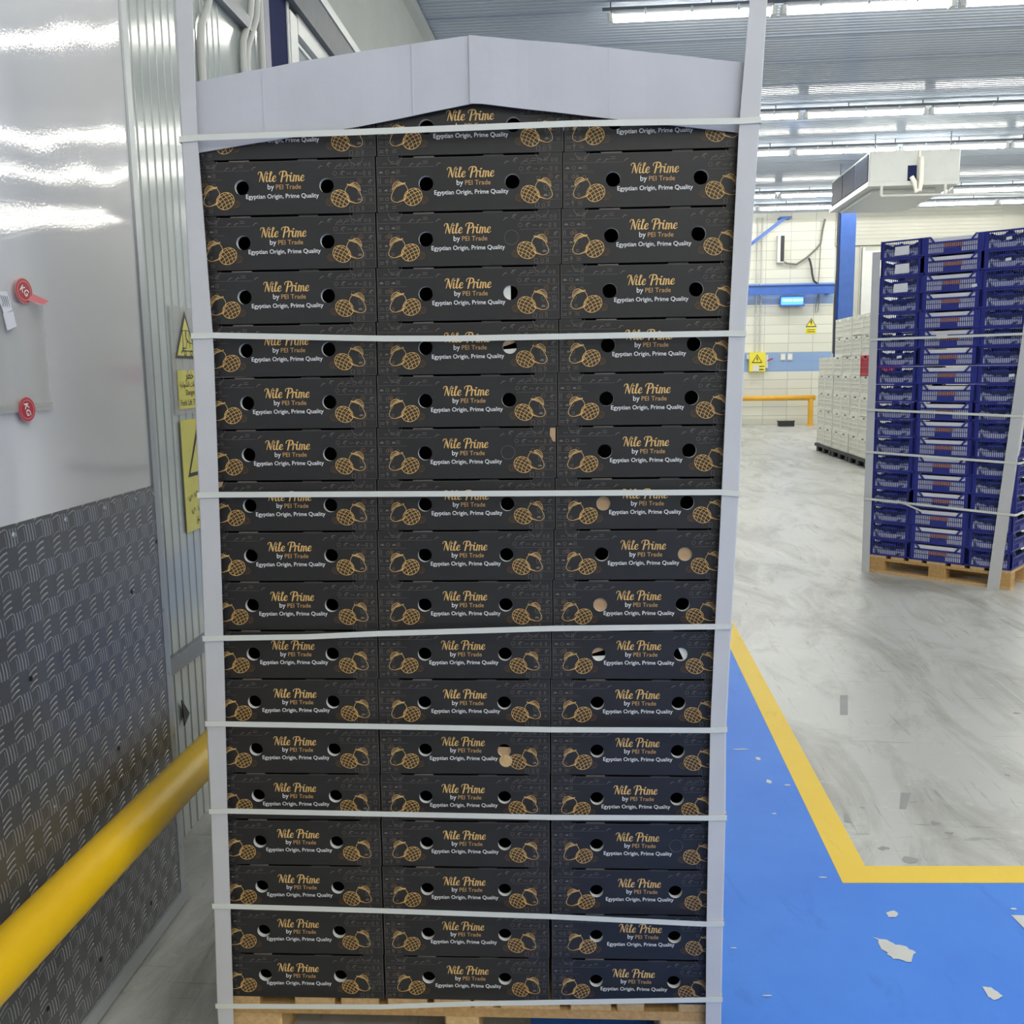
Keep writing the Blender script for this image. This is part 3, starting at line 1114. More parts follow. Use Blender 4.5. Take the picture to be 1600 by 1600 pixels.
q.flat([(-0.03, 0.42), (0.0, 0.42), (-0.01, 0.36), (0.01, 0.36), (-0.02, 0.28), (-0.018, 0.34), (-0.038, 0.34)], lambda a, b: (a, -0.171, b), 0)
q.ribbon([(0.04, 0.15), (0.19, 0.155)], 0.02, ff)
q.ribbon([(0.0, 0.06), (0.17, 0.06)], 0.03, ff)
q.build('hazard_triangle', [M['black'], M['sign_yellow']], fs_)
q = MB()
q.tube([(0.28, -0.13, 0.31), (0.42, -0.2, 0.37)], 0.02, 8)
q.build('lever', M['red_plastic'], fs_)
for x, lab in ((5.375, 'left one of two small wall sockets on the pale blue band'), (5.575, 'right one of two small wall sockets on the pale blue band')):
    r = empty('wall_socket', hp(x, 28.9, 1.87), -HALL)
    tag(r, lab, 'socket', 'sockets on the tiled wall')
    q = MB()
    q.bevbox(-0.075, 0.075, -0.03, 0.0, 0.0, 0.19, 0.01)
    q.build('plate', M['white_paint'], r)
    q = MB()
    q.box(-0.05, 0.05, -0.036, -0.03, 0.03, 0.16)
    q.build('insert', M['white_plastic'], r)
rr = empty('guard_rail', hp(0, 28.4), -HALL)
tag(rr, 'orange-yellow guard rail along the far tiled wall', 'guard rail')
q = MB()
q.tube([(3.0, 0, 0.79), (6.22, 0, 0.79)], 0.075, 12)
q.build('rail', M['rail_orange'], rr, smooth=True)
for x in (3.3, 6.10):
    q = MB()
    q.tube([(x, 0, 0.0), (x, 0, 0.75)], 0.075, 12)
    q.box(x - 0.13, x + 0.13, -0.12, 0.12, 0, 0.015)
    q.build('post', M['rail_orange'], rr)
tr = empty('black_tray', hp(5.34, 28.0, 0.0), -HALL)
tag(tr, 'small black plastic tray on the floor by the tiled wall', 'tray')
q = MB()
q.box(-0.2, 0.2, -0.14, 0.14, 0, 0.015)
for a_, b_, c_, d_ in ((-0.21, -0.195, -0.15, 0.15), (0.195, 0.21, -0.15, 0.15), (-0.21, 0.21, -0.15, -0.135), (-0.21, 0.21, 0.135, 0.15)):
    q.box(a_, b_, c_, d_, 0, 0.15)
q.box(-0.24, -0.19, -0.06, 0.06, 0.13, 0.16)
q.box(0.19, 0.24, -0.06, 0.06, 0.13, 0.16)
q.build('tray_body', M['black_plastic'], tr)
q = MB()
q.box(-0.12, 0.10, -0.08, 0.08, 0.015, 0.11)
q.build('insert', M['black_plastic'], tr)


# ================================================================== white crates on black pallets
def white_crate(mat):
    mb = MB()
    L, Wd, Hh, t = 0.592, 0.49, 0.335, 0.018
    mb.box(-Wd / 2, Wd / 2, -L / 2, L / 2, 0.0, 0.012)

    def side(fn, ln):
        def bx(a0, a1, z0, z1, d0=0.0, d1=t):
            p0, p1 = fn(a0, d0), fn(a1, d1)
            mb.box(min(p0[0], p1[0]), max(p0[0], p1[0]), min(p0[1], p1[1]), max(p0[1], p1[1]), z0, z1)
        for a0 in (-ln / 2, ln / 2 - 0.035):
            bx(a0, a0 + 0.035, 0, Hh, -0.002)
        bx(-ln / 2, ln / 2, 0, 0.05)
        bx(-ln / 2, -0.07, Hh - 0.05, Hh, -0.004)
        bx(0.07, ln / 2, Hh - 0.05, Hh, -0.004)
        bx(-0.07, 0.07, Hh - 0.012, Hh, -0.004)
        bx(-0.09, 0.09, Hh - 0.075, Hh - 0.042)
        for z in (0.125, 0.20):
            bx(-ln / 2, ln / 2, z, z + 0.016, -0.003)
        n = int((ln - 0.07) / 0.036)
        for i in range(n + 1):
            a0 = -ln / 2 + 0.035 + (ln - 0.07) * i / n
            bx(a0 - 0.0125, a0 + 0.0125, 0.04, Hh - 0.045, 0.004, t - 0.004)
    side(lambda a, d: (-Wd / 2 + d, a), L)
    side(lambda a, d: (Wd / 2 - d, a), L)
    side(lambda a, d: (a, -L / 2 + d), Wd)
    side(lambda a, d: (a, L / 2 - d), Wd)
    return mb.build('white_crate', mat)


wc = white_crate(M['white_plastic'])
fresh = True
pal = None
names = ['nearest', 'middle', 'farthest']
for pi in range(3):
    s0 = 16.05 + pi * 1.24
    cxp = 4.37
    if pal is None:
        pal = empty('plastic_pallet', hp(cxp + 0.5, s0 + 0.6, 0), -HALL)
        q = MB()
        q.box(-0.52, 0.52, -0.605, 0.605, 0.115, 0.15)
        q.box(-0.53, -0.50, -0.61, 0.61, 0.10, 0.155)
        q.build('deck', M['black_plastic'], pal)
        for fx in (-0.42, 0.0, 0.42):
            for fy in (-0.5, 0.0, 0.5):
                q = MB()
                q.bevbox(fx - 0.08, fx + 0.08, fy - 0.09, fy + 0.09, 0, 0.115, 0.02)
                q.build('foot', M['black_plastic'], pal)
        po = pal
    else:
        po = copy_tree(pal)
        po.location = hp(cxp + 0.5, s0 + 0.6, 0)
    tag(po, 'black plastic pallet under the %s pair of white crate stacks' % names[pi], 'pallet', 'black plastic pallets')
    rows_n = 7 if pi < 2 else 5
    for ci in range(2):
        for k in range(rows_n):
            red = (pi == 0 and ci == 0 and k == 4)
            if fresh:
                o = wc
                fresh = False
            else:
                o = wc.copy()
                COL.objects.link(o)
            if red:
                me = wc.data.copy()
                me.materials[0] = M['red_plastic']
                o.data = me
                o.name = 'red_crate'
                lab = 'red plastic crate in the nearest stack of white crates'
            else:
                lab = 'white slatted plastic crate, %s from the bottom, %s stack on the %s black pallet' % (orders(k + 1), 'near' if ci == 0 else 'far', names[pi])
            o.location = hp(cxp + 0.25 + rnd.uniform(-0.01, 0.01), s0 + 0.3 + ci * 0.6, 0.151 + k * 0.337)
            o.rotation_euler = (0, 0, -HALL)
            tag(o, lab, 'crate', 'stacked crates on the black pallets')


# ================================================================== wooden pallets
def wood_pallet(parent, wdt, dep, boards, blocks, top=0.145, front_gap=0.0):
    """boards: list of (x0,x1) top boards running in depth; blocks: list of (x0,x1)"""
    for x0, x1 in boards:
        q = MB()
        q.bevbox(x0, x1, 0.002 + front_gap, dep, top - 0.021, top, 0.003)
        q.build('deck_board', M['wood_pale'], parent)
    for y in (0.0, dep / 2 - 0.05, dep - 0.10):
        q = MB()
        q.box(-wdt / 2, wdt / 2, y, y + 0.10, top - 0.043, top - 0.0215)
        q.build('cross_board', M['wood'], parent)
        for x0, x1 in blocks:
            q = MB()
            q.bevbox(x0, x1, y, y + 0.10, 0.0225, top - 0.0435, 0.004)
            q.build('block', M['wood_pale'], parent)
    for x0, x1 in blocks:
        q = MB()
        q.box(x0, x1, 0, dep, 0, 0.022)
        q.build('bottom_board', M['wood'], parent)


# ================================================================== the big stack of cartons
SO = (-0.095, 2.13, 0)
SR = 0.05 * -1            # rotation about z of the stack's frame
SROT = STACKA
sp = empty('wooden_pallet', SO, SROT)
tag(sp, 'raw pine pallet under the tall stack of black cartons', 'pallet')
boards = [(-0.612, -0.542), (-0.456, -0.3565), (-0.341, -0.248), (-0.226, -0.1285), (-0.113, -0.0225), (-0.0145, 0.032), (0.049, 0.1945), (0.219, 0.3175), (0.331, 0.397), (0.478, 0.556)]
wood_pallet(sp, 1.19, 0.62, boards, [(-0.612, -0.489), (-0.086, -0.003), (0.433, 0.546)])
sp.children[0]
for ch in sp.children:
    ch.location.x = 0.0
for ch in sp.children:
    if ch.name.startswith('cross_board'):
        ch.location.x = -0.025

BW, BH, BD = 0.3965, 0.1148, 0.3
HX, HZ, HR = 0.0925, 0.0575, 0.0156
f0 = lambda y: (lambda a, b: (a, y, b))


def carton_body():
    mb = MB()
    h = BH
    nt_ = 0.0042
    out = [(-BW / 2, 0), (BW / 2, 0), (BW / 2, h), (0.150, h), (0.149, h - nt_), (0.075, h - nt_), (0.074, h - 0.0012), (0.032, h - 0.0012), (0.031, h - nt_),
           (-0.148, h - nt_), (-0.150, h), (-BW / 2, h)]
    hl = circle(-HX, HZ, HR, 28)
    hr = circle(HX, HZ, HR, 28)
    mb.holed(out, [hl, hr], f0(0.0), 0)
    # thickness of the double card wall seen in the holes
    for hc in (hl, hr):
        n = len(hc)
        vs = [(a, 0.0, b) for a, b in hc] + [(a, 0.012, b) for a, b in hc]
        mb.add(vs, [(i, (i + 1) % n, n + (i + 1) % n, n + i) for i in range(n)], 2)
    # shell
    x0, x1 = -BW / 2, BW / 2
    hz = h - nt_
    mb.add([(x0, 0, 0), (x1, 0, 0), (x1, BD, 0), (x0, BD, 0)], [(0, 3, 2, 1)], 0)
    mb.add([(x0, 0.004, hz), (x1, 0.004, hz), (x1, BD, hz), (x0, BD, hz)], [(0, 1, 2, 3)], 0)
    for xa, xb in ((x0, -0.15), (0.15, x1)):
        mb.box(xa, xb, 0.0002, 0.06, hz, h, 0)
    mb.add([(x0, 0, 0), (x0, BD, 0), (x0, BD, h), (x0, 0, h)], [(0, 3, 2, 1)], 0)
    mb.add([(x1, 0, 0), (x1, BD, 0), (x1, BD, h), (x1, 0, h)], [(0, 1, 2, 3)], 0)
    mb.add([(x0, BD, 0), (x1, BD, 0), (x1, BD, h), (x0, BD, h)], [(0, 3, 2, 1)], 0)
    # inner dark lining behind the printed wall
    mb.holed([(x0 + 0.002, 0.002), (x1 - 0.002, 0.002), (x1 - 0.002, hz - 0.002), (x0 + 0.002, hz - 0.002)],
             [circle(-HX, HZ, HR, 28), circle(HX, HZ, HR, 28)], f0(0.012), 3)
    # pale card strips peeping in the slit
    mb.box(-0.118, -0.074, 0.0005, 0.004, h - 0.0035, h - 0.0015, 1)
    # rubbed edges
    g = f0(-0.0003)
    mb.ribbon([(x0 + 0.0008, 0.001), (x0 + 0.0008, h - 0.001)], 0.0007, g, 1, 1)
    mb.ribbon([(x1 - 0.0008, 0.001), (x1 - 0.0008, h - 0.001)], 0.0007, g, 1, 1)
    mb.ribbon([(-0.148, h - nt_ - 0.0004), (0.149, h - nt_ - 0.0004)], 0.0006, g, 1, 1)
    # finger notches
    for cx in (-0.158, 0.158):
        mb.ribbon(circle(cx, h - 0.001, 0.0145, 14, PI, 2 * PI, False), 0.0009, g, 1, 1)
    # faint picture-writing
    rg = random.Random(11)
    wth = 0.0009

    def glyph(k, x, z, s):
        if k == 0:
            mb.ribbon([(x, z), (x, z + s)], wth, g, 1, 1); mb.ribbon([(x + s * .3, z), (x + s * .3, z + s)], wth, g, 1, 1)
        elif k == 1:
            mb.ribbon(circle(x + s * .35, z + s * .5, s * .33, 10), wth, g, 1, 1, True)
        elif k == 2:
            mb.ribbon([(x, z + s * .3), (x + s * .2, z + s * .6), (x + s * .4, z + s * .3), (x + s * .6, z + s * .6), (x + s * .8, z + s * .3)], wth, g, 1, 1)
        elif k == 3:
            mb.ribbon([(x, z), (x + s * .6, z), (x + s * .6, z + s * .8), (x, z + s * .8)], wth, g, 1, 1, True)
        elif k == 4:
            for j in range(3):
                mb.ribbon([(x + j * s * .25, z + s * .1), (x + j * s * .25, z + s * .9)], wth * .8, g, 1, 1)
        elif k == 5:
            mb.ribbon([(x, z + s * .2), (x + s * .3, z + s * .7), (x + s * .7, z + s * .8), (x + s * .9, z + s * .6)], [wth, wth * 2.2, wth * 2, wth * .4], g, 1, 2)
            mb.ribbon([(x + s * .4, z + s * .7), (x + s * .4, z)], wth, g, 1, 1)
        elif k == 6:
            mb.flat(circle(x + s * .5, z + s * .3, s * .4, 8, 0, PI, False), g, 1)
        elif k == 7:
            mb.ribbon([(x, z + s * .35), (x + s * .9, z + s * .35)], wth, g, 1, 1); mb.ribbon([(x, z + s * .7), (x + s * .9, z + s * .7)], wth, g, 1, 1)
        elif k == 8:
            mb.ribbon([(x + s * .3, z), (x + s * .3, z + s * .6)], wth, g, 1, 1); mb.ribbon([(x, z + s * .6), (x + s * .6, z + s * .6)], wth, g, 1, 1)
            mb.ribbon(circle(x + s * .3, z + s * .8, s * .18, 8), wth, g, 1, 1, True)
    rows_z = [0.0035 + i * 0.0183 for i in range(6)]
    for ri, z in enumerate(rows_z):
        for sx in (-1, 1):
            reach = (0.045, 0.030, 0.030, 0.045, 0.075, 0.10)[ri]
            xa = 0.0
            while xa < reach:
                s = rg.uniform(0.0085, 0.0125)
                dens = 0.95 if xa < 0.035 else 0.6
                if rg.random() < dens:
                    x = sx * (BW / 2 - 0.004 - xa) - (s if sx > 0 else 0)
                    cut = ri < 4 and 0.012 < xa < 0.11 and ri < 3 and False
                    if not cut:
                        glyph(rg.randrange(9), x, z, s)
                xa += s + rg.uniform(0.001, 0.004)
            ln = reach * rg.uniform(0.8, 1.3)
            xe = sx * (BW / 2 - 0.002)
            mb.ribbon([(xe, z - 0.0028), (xe - sx * ln, z - 0.0028)], 0.0005, g, 1, 1)
    for x in (-0.128, -0.112, 0.112, 0.128, -0.07, 0.075):
        mb.ribbon([(x, h - 0.022), (x + 0.006, h - 0.016), (x + 0.011, h - 0.017)], [0.0008, 0.0018, 0.0006], g, 1, 2)
    return mb.build('carton_body', [M['card_black'], M['glyph'], M['card_white'], M['card_dark']])


# ---- script lettering "Nile Prime" drawn with a broad pen
def script_name(mb, cx, cz, width, fn, mi=0):
    T, t = 0.125, 0.05       # thick and thin pen

    def N_():
        return [([(-0.10, 0.70), (-0.13, 0.84), (-0.02, 0.97), (0.10, 0.92), (0.14, 0.78)], [t, t, t * 1.3, T * .8, T * .7]),
                ([(0.135, 0.90), (0.11, 0.5), (0.075, 0.02)], [T * .45, T * .6, T * .5]),
                ([(0.13, 0.94), (0.24, 0.60), (0.36, 0.20), (0.44, 0.01)], [T * .9, T * 1.15, T * 1.15, T * .8]),
                ([(0.44, 0.02), (0.47, 0.45), (0.49, 0.80), (0.56, 0.97), (0.66, 0.96)], [T * .4, T * .55, T * .55, t * 1.2, t * .8])], 0.60

    def i_():
        return [([(0.06, 0.56), (0.06, 0.20), (0.10, 0.04), (0.20, 0.03), (0.31, 0.20)], [T, T * 1.05, T * .95, t * 1.1, t * .7]),
                ([(0.04, 0.76), (0.115, 0.80)], [0.11, 0.11])], 0.26

    def l_():
        return [([(0.08, 0.94), (0.07, 0.20), (0.11, 0.04), (0.21, 0.03), (0.33, 0.22)], [T, T * 1.05, T * .95, t * 1.1, t * .7]),
                ([(-0.04, 0.30), (0.10, 0.56), (0.20, 0.86), (0.15, 0.98), (0.09, 0.92)], [t * .6, t, t, t, t])], 0.28

    def e_():
        return [([(0.08, 0.22), (0.24, 0.32), (0.29, 0.46), (0.21, 0.57), (0.10, 0.48), (0.05, 0.27), (0.10, 0.07), (0.22, 0.02), (0.38, 0.16)],
                 [t * .6, t, t * 1.2, t * 1.3, T * .8, T * 1.1, T, t * 1.4, t * .7])], 0.44

    def P_():
        return [([(0.16, 0.90), (0.14, 0.45), (0.11, -0.02)], [T * .9, T * 1.15, T]),
                ([(-0.08, 0.64), (-0.15, 0.78), (-0.06, 0.94), (0.16, 1.00), (0.40, 0.93), (0.47, 0.74), (0.38, 0.53), (0.22, 0.47)],
                 [t, t * 1.1, t * 1.3, t * 1.4, T * .95, T * 1.1, T * .7, t * .8])], 0.50

    def r_():
        return [([(0.07, 0.62), (0.07, 0.30), (0.06, 0.00)], [T * .9, T * 1.05, T]),
                ([(0.07, 0.40), (0.14, 0.56), (0.25, 0.56), (0.28, 0.46)], [t, t * 1.2, T * .8, T * .7])], 0.31

    def m_():
        return [([(0.07, 0.58), (0.07, 0.0)], [T, T]),
                ([(0.08, 0.38), (0.17, 0.55), (0.26, 0.50), (0.28, 0.30), (0.28, 0.0)], [t * .7, t * 1.1, T * .9, T * 1.05, T]),
                ([(0.29, 0.38), (0.38, 0.55), (0.47, 0.50), (0.49, 0.25), (0.52, 0.05), (0.60, 0.03), (0.68, 0.16)], [t * .7, t * 1.1, T * .9, T * 1.05, T, t * 1.2, t * .7])], 0.64
    x = 0.0
    strokes = []
    for g_ in (N_, i_, l_, e_, None, P_, r_, i_, m_, e_):
        if g_ is None:
            x += 0.26
            continue
        ss, adv = g_()
        for pts, ws in ss:
            strokes.append(([(x + px + 0.16 * pz, pz) for px, pz in pts], ws))
        x += adv
    total = x
    k = width / total
    kz = 0.0212
    kw = (k + kz) / 2
    for pts, ws in strokes:
        mb.ribbon([(cx + (px - total / 2) * k, cz + (pz - 0.48) * kz) for px, pz in pts], [w_ * kw for w_ in ws], fn, mi, 5)
        for (px, pz), w_ in ((pts[0], ws[0]), (pts[-1], ws[-1])):
            if w_ > t * 1.2:
                mb.flat(circle(cx + (px - total / 2) * k, cz + (pz - 0.48) * kz, w_ * kw * 0.5, 8), fn, mi)


def brand_mesh():
    mb = MB()
    script_name(mb, 0.0, 0.0786, 0.1015, f0(-0.0006))
    return mb.build('brand_lettering', M['gold'])


def tagline_mesh():
    mb = MB()
    g = f0(-0.0006)
    add_text(mb, 'by', 0.0140, -0.0243, 0.0560, g, 0, offset=0.006)
    add_text(mb, 'PEI Trade', 0.0545, 0.0142, 0.0571, g, 1, offset=0.0)
    add_text(mb, 'Egyptian Origin, Prime Quality', 0.1590, 0.0, 0.0367, g, 0, offset=0.008)
    return mb.build('tagline_lettering', [M['ink_white'], M['gold_text']])


def mango_mesh(mir):
    mb = MB()
    g0, g1 = f0(-0.0006), f0(-0.0009)
    k = 0.00026

    def T_(p):
        x, y = p
        X = (x - 815) * k
        Z = 0.0575 - (y - 300) * k
        return (X * mir, Z)
    S = lambda pts: [T_(p) for p in pts]
    th = 0.0010
    # whole mango
    mb.ribbon(S([(262, 300), (284, 330), (286, 365), (266, 400), (245, 430), (205, 445), (168, 438), (150, 415), (158, 380), (180, 340), (215, 308), (245, 298)]), th, g0, 0, 4, True)
    mb.ribbon(S([(272, 385), (250, 422), (205, 440)]), [0.0010, 0.0036, 0.0012], g0, 1)
    mb.ribbon(S([(276, 395), (256, 428), (215, 441)]), [0.0008, 0.0020, 0.0008], g1, 0)
    # leaves
    for pts in ([(262, 300), (225, 290), (185, 310), (160, 350)], [(262, 300), (220, 300), (180, 330), (165, 345)], [(255, 302), (210, 280), (170, 305), (160, 350)],
                [(250, 300), (215, 315), (190, 318)]):
        mb.ribbon(S(pts), [0.0014, 0.0011, 0.0010, 0.0006][:len(pts)], g0, 0)
    mb.ribbon(S([(252, 306), (262, 292), (272, 296)]), 0.0016, g0, 0)
    # cut half with its cubes
    a, b, ang = 78 * k, 66 * k, 0.5
    cx, cz = T_((332, 405))
    ca, sa = math.cos(ang), math.sin(ang)

    def E_(u, v):
        X, Z = u * a * ca - v * b * sa, u * a * sa + v * b * ca
        return (cx + X * mir, cz + Z)
    mb.flat([E_(0.97 * math.cos(t), 0.97 * math.sin(t)) for t in [i * PI / 14 for i in range(28)]], f0(-0.0004), 2)
    mb.ribbon([E_(math.cos(t), math.sin(t)) for t in [i * PI / 16 for i in range(32)]], 0.0011, g0, 0, 1, True)
    for q_ in (-0.62, -0.22, 0.2, 0.6):
        L_ = math.sqrt(1 - q_ * q_)
        mb.ribbon([E_(q_, -L_), E_(q_ + 0.14, 0), E_(q_, L_)], 0.0009, g0, 0)
        mb.ribbon([E_(-L_, q_), E_(0, q_ + 0.14), E_(L_, q_)], 0.0009, g0, 0)
    # faint flowers
    for (fx, fy, r) in ((428, 430, 26), (166, 268, 20)):
        c0 = T_((fx, fy))
        mb.ribbon(circle(c0[0], c0[1], r * k, 12), 0.0006, g0, 1, 1, True)
        mb.ribbon(circle(c0[0], c0[1], r * k * 0.45, 8), 0.0005, g0, 1, 1, True)
        for j in range(6):
            t = j * PI / 3
            mb.ribbon([(c0[0] + r * k * .4 * math.cos(t), c0[1] + r * k * .4 * math.sin(t)), (c0[0] + r * k * math.cos(t), c0[1] + r * k * math.sin(t))], 0.0005, g0, 1, 1)
    mb.ribbon(S([(150, 440), (175, 462), (205, 468), (235, 455)]), 0.0006, g0, 1)
    mb.ribbon(S([(380, 455), (405, 462), (440, 455)]), 0.0006, g0, 1)
    return mb.build('mango_drawing', [M['gold'], M['gold_dim'], pm('brown_ink_%d' % mir, (62, 46, 26), 0.45)])


proto = empty('fruit_carton', (0, 0, 0))
body = carton_body()
body.parent = proto
brand = brand_mesh()
brand.parent = proto
tagl = tagline_mesh()
tagl.parent = proto
mg = [mango_mesh(1), mango_mesh(-1)]
for o in mg:
    o.parent = proto

# hole fillings
hole_parts = {}


def hole_mesh(kind):
    mb = MB()
    R = HR * 0.985
    g = f0(0.0045)
    if kind == 'shut':
        mb.flat(circle(0, 0, HR * 0.999, 28), f0(0.0004), 0)
        mb.ribbon(circle(0, 0, HR * 0.97, 28), 0.0007, f0(-0.0002), 3, 1, True)
    elif kind == 'tan':
        mb.flat(circle(0, 0, R, 28), g, 1)
        for k in range(3):
            mb.ribbon([(-0.008, -0.004 + k * 0.004), (0.009, -0.004 + k * 0.004)], 0.0004, f0(0.0042), 4, 1)
    elif kind == 'white_left':
        mb.flat(circle(0, 0, R, 16, PI * 0.5, PI * 1.5, False), g, 2)
    elif kind == 'tan_white':
        mb.flat(circle(0, 0, R, 12, PI * 0.2, PI * 1.0, False), g, 1)
        mb.flat(circle(0, 0, R, 12, PI * 1.12, PI * 1.92, False), f0(0.004), 2)
    elif kind == 'white_right':
        mb.flat(circle(0, 0, R, 12, -PI * 0.35, PI * 0.62, False), g, 2)
    elif kind == 'tan_hang':
        mb.flat(circle(0, 0, R, 14, PI * 0.85, PI * 2.12, False), g, 1)
        mb.flat(circle(0.003, -0.0245, HR * 0.98, 24), f0(-0.0016), 4)
    return mb.build('hand_hole_flap', [M['card_black'], M['card_tan'], M['card_white'], M['glyph'], M['wood_pale']])


HOLES = {('M', 3, 1): 'shut', ('M', 7, 1): 'shut', ('R', 15, 1): 'shut', ('R', 8, -1): 'tan', ('R', 9, 1): 'tan', ('R', 10, -1): 'tan',
         ('M', 4, 1): 'white_left', ('M', 5, 1): 'tan_white', ('R', 11, -1): 'tan_white', ('R', 11, 1): 'white_right', ('M', 13, 1): 'tan_hang'}
HLAB = {'shut': 'unpunched black flap', 'tan': 'brown card showing in the hand hole', 'white_left': 'white card half filling the hand hole',
        'tan_white': 'brown and white card in the hand hole', 'white_right': 'white card in the hand hole', 'tan_hang': 'round brown card punch-out hanging below the hand hole'}

XC = {'L': ((2, -0.3865), (12, -0.421), (18, -0.431)), 'M': ((2, 0.0132), (12, -0.0215), (18, -0.030)), 'R': ((2, 0.412), (12, 0.3775), (18, 0.374))}
XT = {'L': (-0.003, -0.3826, {2: -.0023, 3: -.0008, 4: .0035, 6: -.0003, 7: -.0015, 9: -.002, 10: .0014, 11: .0006, 12: .0027, 13: .0003, 14: -.0019, 15: .0033, 16: .0024, 17: -.0015, 18: -.0038}),
      'M': (-0.0031, 0.0189, {1: .0031, 2: .0052, 3: -.0009, 4: .0012, 6: -.0016, 7: -.0022, 9: -.0022, 10: -.0015, 11: -.0052, 12: 0, 13: -.0039, 14: -.0032, 15: .0005, 16: .0012, 17: -.0011, 18: .0104}),
      'R': (-0.0022, 0.4089, {2: .0037, 3: .004, 4: .0016, 6: -.0007, 7: -.0006, 9: -.0005, 10: -.0077, 11: -.0049, 12: -.005, 13: -.0022, 14: -.0039, 15: .0033, 16: .0105, 17: 0.016, 18: .0024})}


def interp(tb, r):
    if r <= tb[0][0]:
        (a, b), (c_, d_) = tb[0], tb[1]
    elif r >= tb[1][0]:
        (a, b), (c_, d_) = tb[1], tb[2]
    else:
        (a, b), (c_, d_) = tb[0], tb[1]
    return b + (d_ - b) * (r - a) / (c_ - a)


def st(x, y, z):
    """point of the stack's own frame in the world"""
    ca, sa = math.cos(SROT), math.sin(SROT)
    return (SO[0] + x * ca - y * sa, SO[1] + x * sa + y * ca, z)


first = True
colname = {'L': 'left', 'M': 'middle', 'R': 'right'}
jr = random.Random(3)
for r in range(1, 19):
    for cn in 'LMR':
        if first:
            o = proto
            first = False
        else:
            o = copy_tree(proto, skip=('hand_hole_flap',))
        x = interp(XC[cn], r)
        z = 0.1455 + (18 - r) * 0.1156
        yj = jr.uniform(-0.0012, 0.0015)
        o.location = st(x, yj, z)
        o.rotation_euler = (0, 0, SROT + jr.uniform(-0.003, 0.003))
        sl, ic, res = XT[cn]
        dx = ic + sl * r + res.get(r, 0.0) - x
        dx = max(-0.012, min(0.017, dx))
        for ch in o.children:
            if not ch.name.startswith('carton_body') and not ch.name.startswith('hand_hole'):
                ch.location.x = dx
        lab = 'black fruit carton with gold mangoes, %s from the top in the %s column' % (orders(r), colname[cn])
        tag(o, lab, 'carton', 'black fruit cartons stacked on the pine pallet')
        for sd in (-1, 1):
            kd = HOLES.get((cn, r, sd))
            if kd:
                hm = hole_mesh(kd)
                hm.parent = o
                hm.location = (sd * HX, 0, HZ)
                hm['label'] = HLAB[kd]
        if (cn, r) in (('M', 7), ('L', 8)):
            q = MB()
            if cn == 'M':
                q.flat([(BW / 2 - 0.0005, BH - 0.004), (BW / 2 - 0.012, BH - 0.004), (BW / 2 - 0.013, BH - 0.02), (BW / 2 - 0.006, BH - 0.034), (BW / 2 - 0.0005, BH - 0.034)], f0(-0.0008))
            else:
                q.flat([(-BW / 2 + 0.03, BH - 0.002), (-BW / 2 + 0.048, BH - 0.002), (-BW / 2 + 0.045, BH - 0.012), (-BW / 2 + 0.034, BH - 0.017), (-BW / 2 + 0.028, BH - 0.014)], f0(-0.0008))
            t_ = q.build('torn_patch', M['card_tan'], o)
            t_['label'] = 'torn brown card patch'

# ---- unseen rear cartons, added wide to block light through the front gaps
q = MB()
q.box(-0.293, 0.293, 0.0, 0.29, 0.0, 0.1148)
rear = q.build('fruit_carton', M['card_black'])
for r in range(1, 19):
    for ci, cx in enumerate((-0.30, 0.29)):
        o = rear if (r == 1 and ci == 0) else rear.copy()
        if not o.users_collection:
            COL.objects.link(o)
        o.location = st(cx - 0.0025 * r + 0.01, 0.31, 0.1455 + (18 - r) * 0.1156)
        o.rotation_euler = (0, 0, SROT)
        tag(o, 'plain black rear carton added behind the printed ones, %s from the top, %s side' % (orders(r), ('left', 'right')[ci]), 'carton', 'rear cartons of the stack')

def adj(x, z, off):
    k_ = (2.1226 - off) / 2.1226
    return (0.2013 + (x - 0.2013) * k_, 1.652 + (z - 1.652) * k_)


# ---- lid
ld = empty('carton_lid', SO, SROT)
tag(ld, 'white corrugated lid with a peaked front flap on top of the cartons', 'lid')
top = [(-0.598, 2.268), (-0.5721, 2.2721), (-0.3523, 2.3045), (-0.1606, 2.3271), (0.022, 2.3458), (0.0354, 2.3429), (0.2421, 2.3218), (0.4409, 2.2972), (0.5924, 2.2778), (0.605, 2.276)]
bot = [(-0.598, 2.124), (-0.5672, 2.1282), (-0.3873, 2.1514), (-0.2207, 2.1707), (0.0261, 2.2108), (0.3554, 2.1676), (0.5781, 2.1402), (0.605, 2.137)]


top = [adj(x, z, 0.008) for x, z in top]
bot = [adj(x, z, 0.008) for x, z in bot]


def pl(tb, x):
    for (a_, b_), (c_, d_) in zip(tb, tb[1:]):
        if x <= c_:
            return b_ + (d_ - b_) * (x - a_) / (c_ - a_)
    return tb[-1][1]


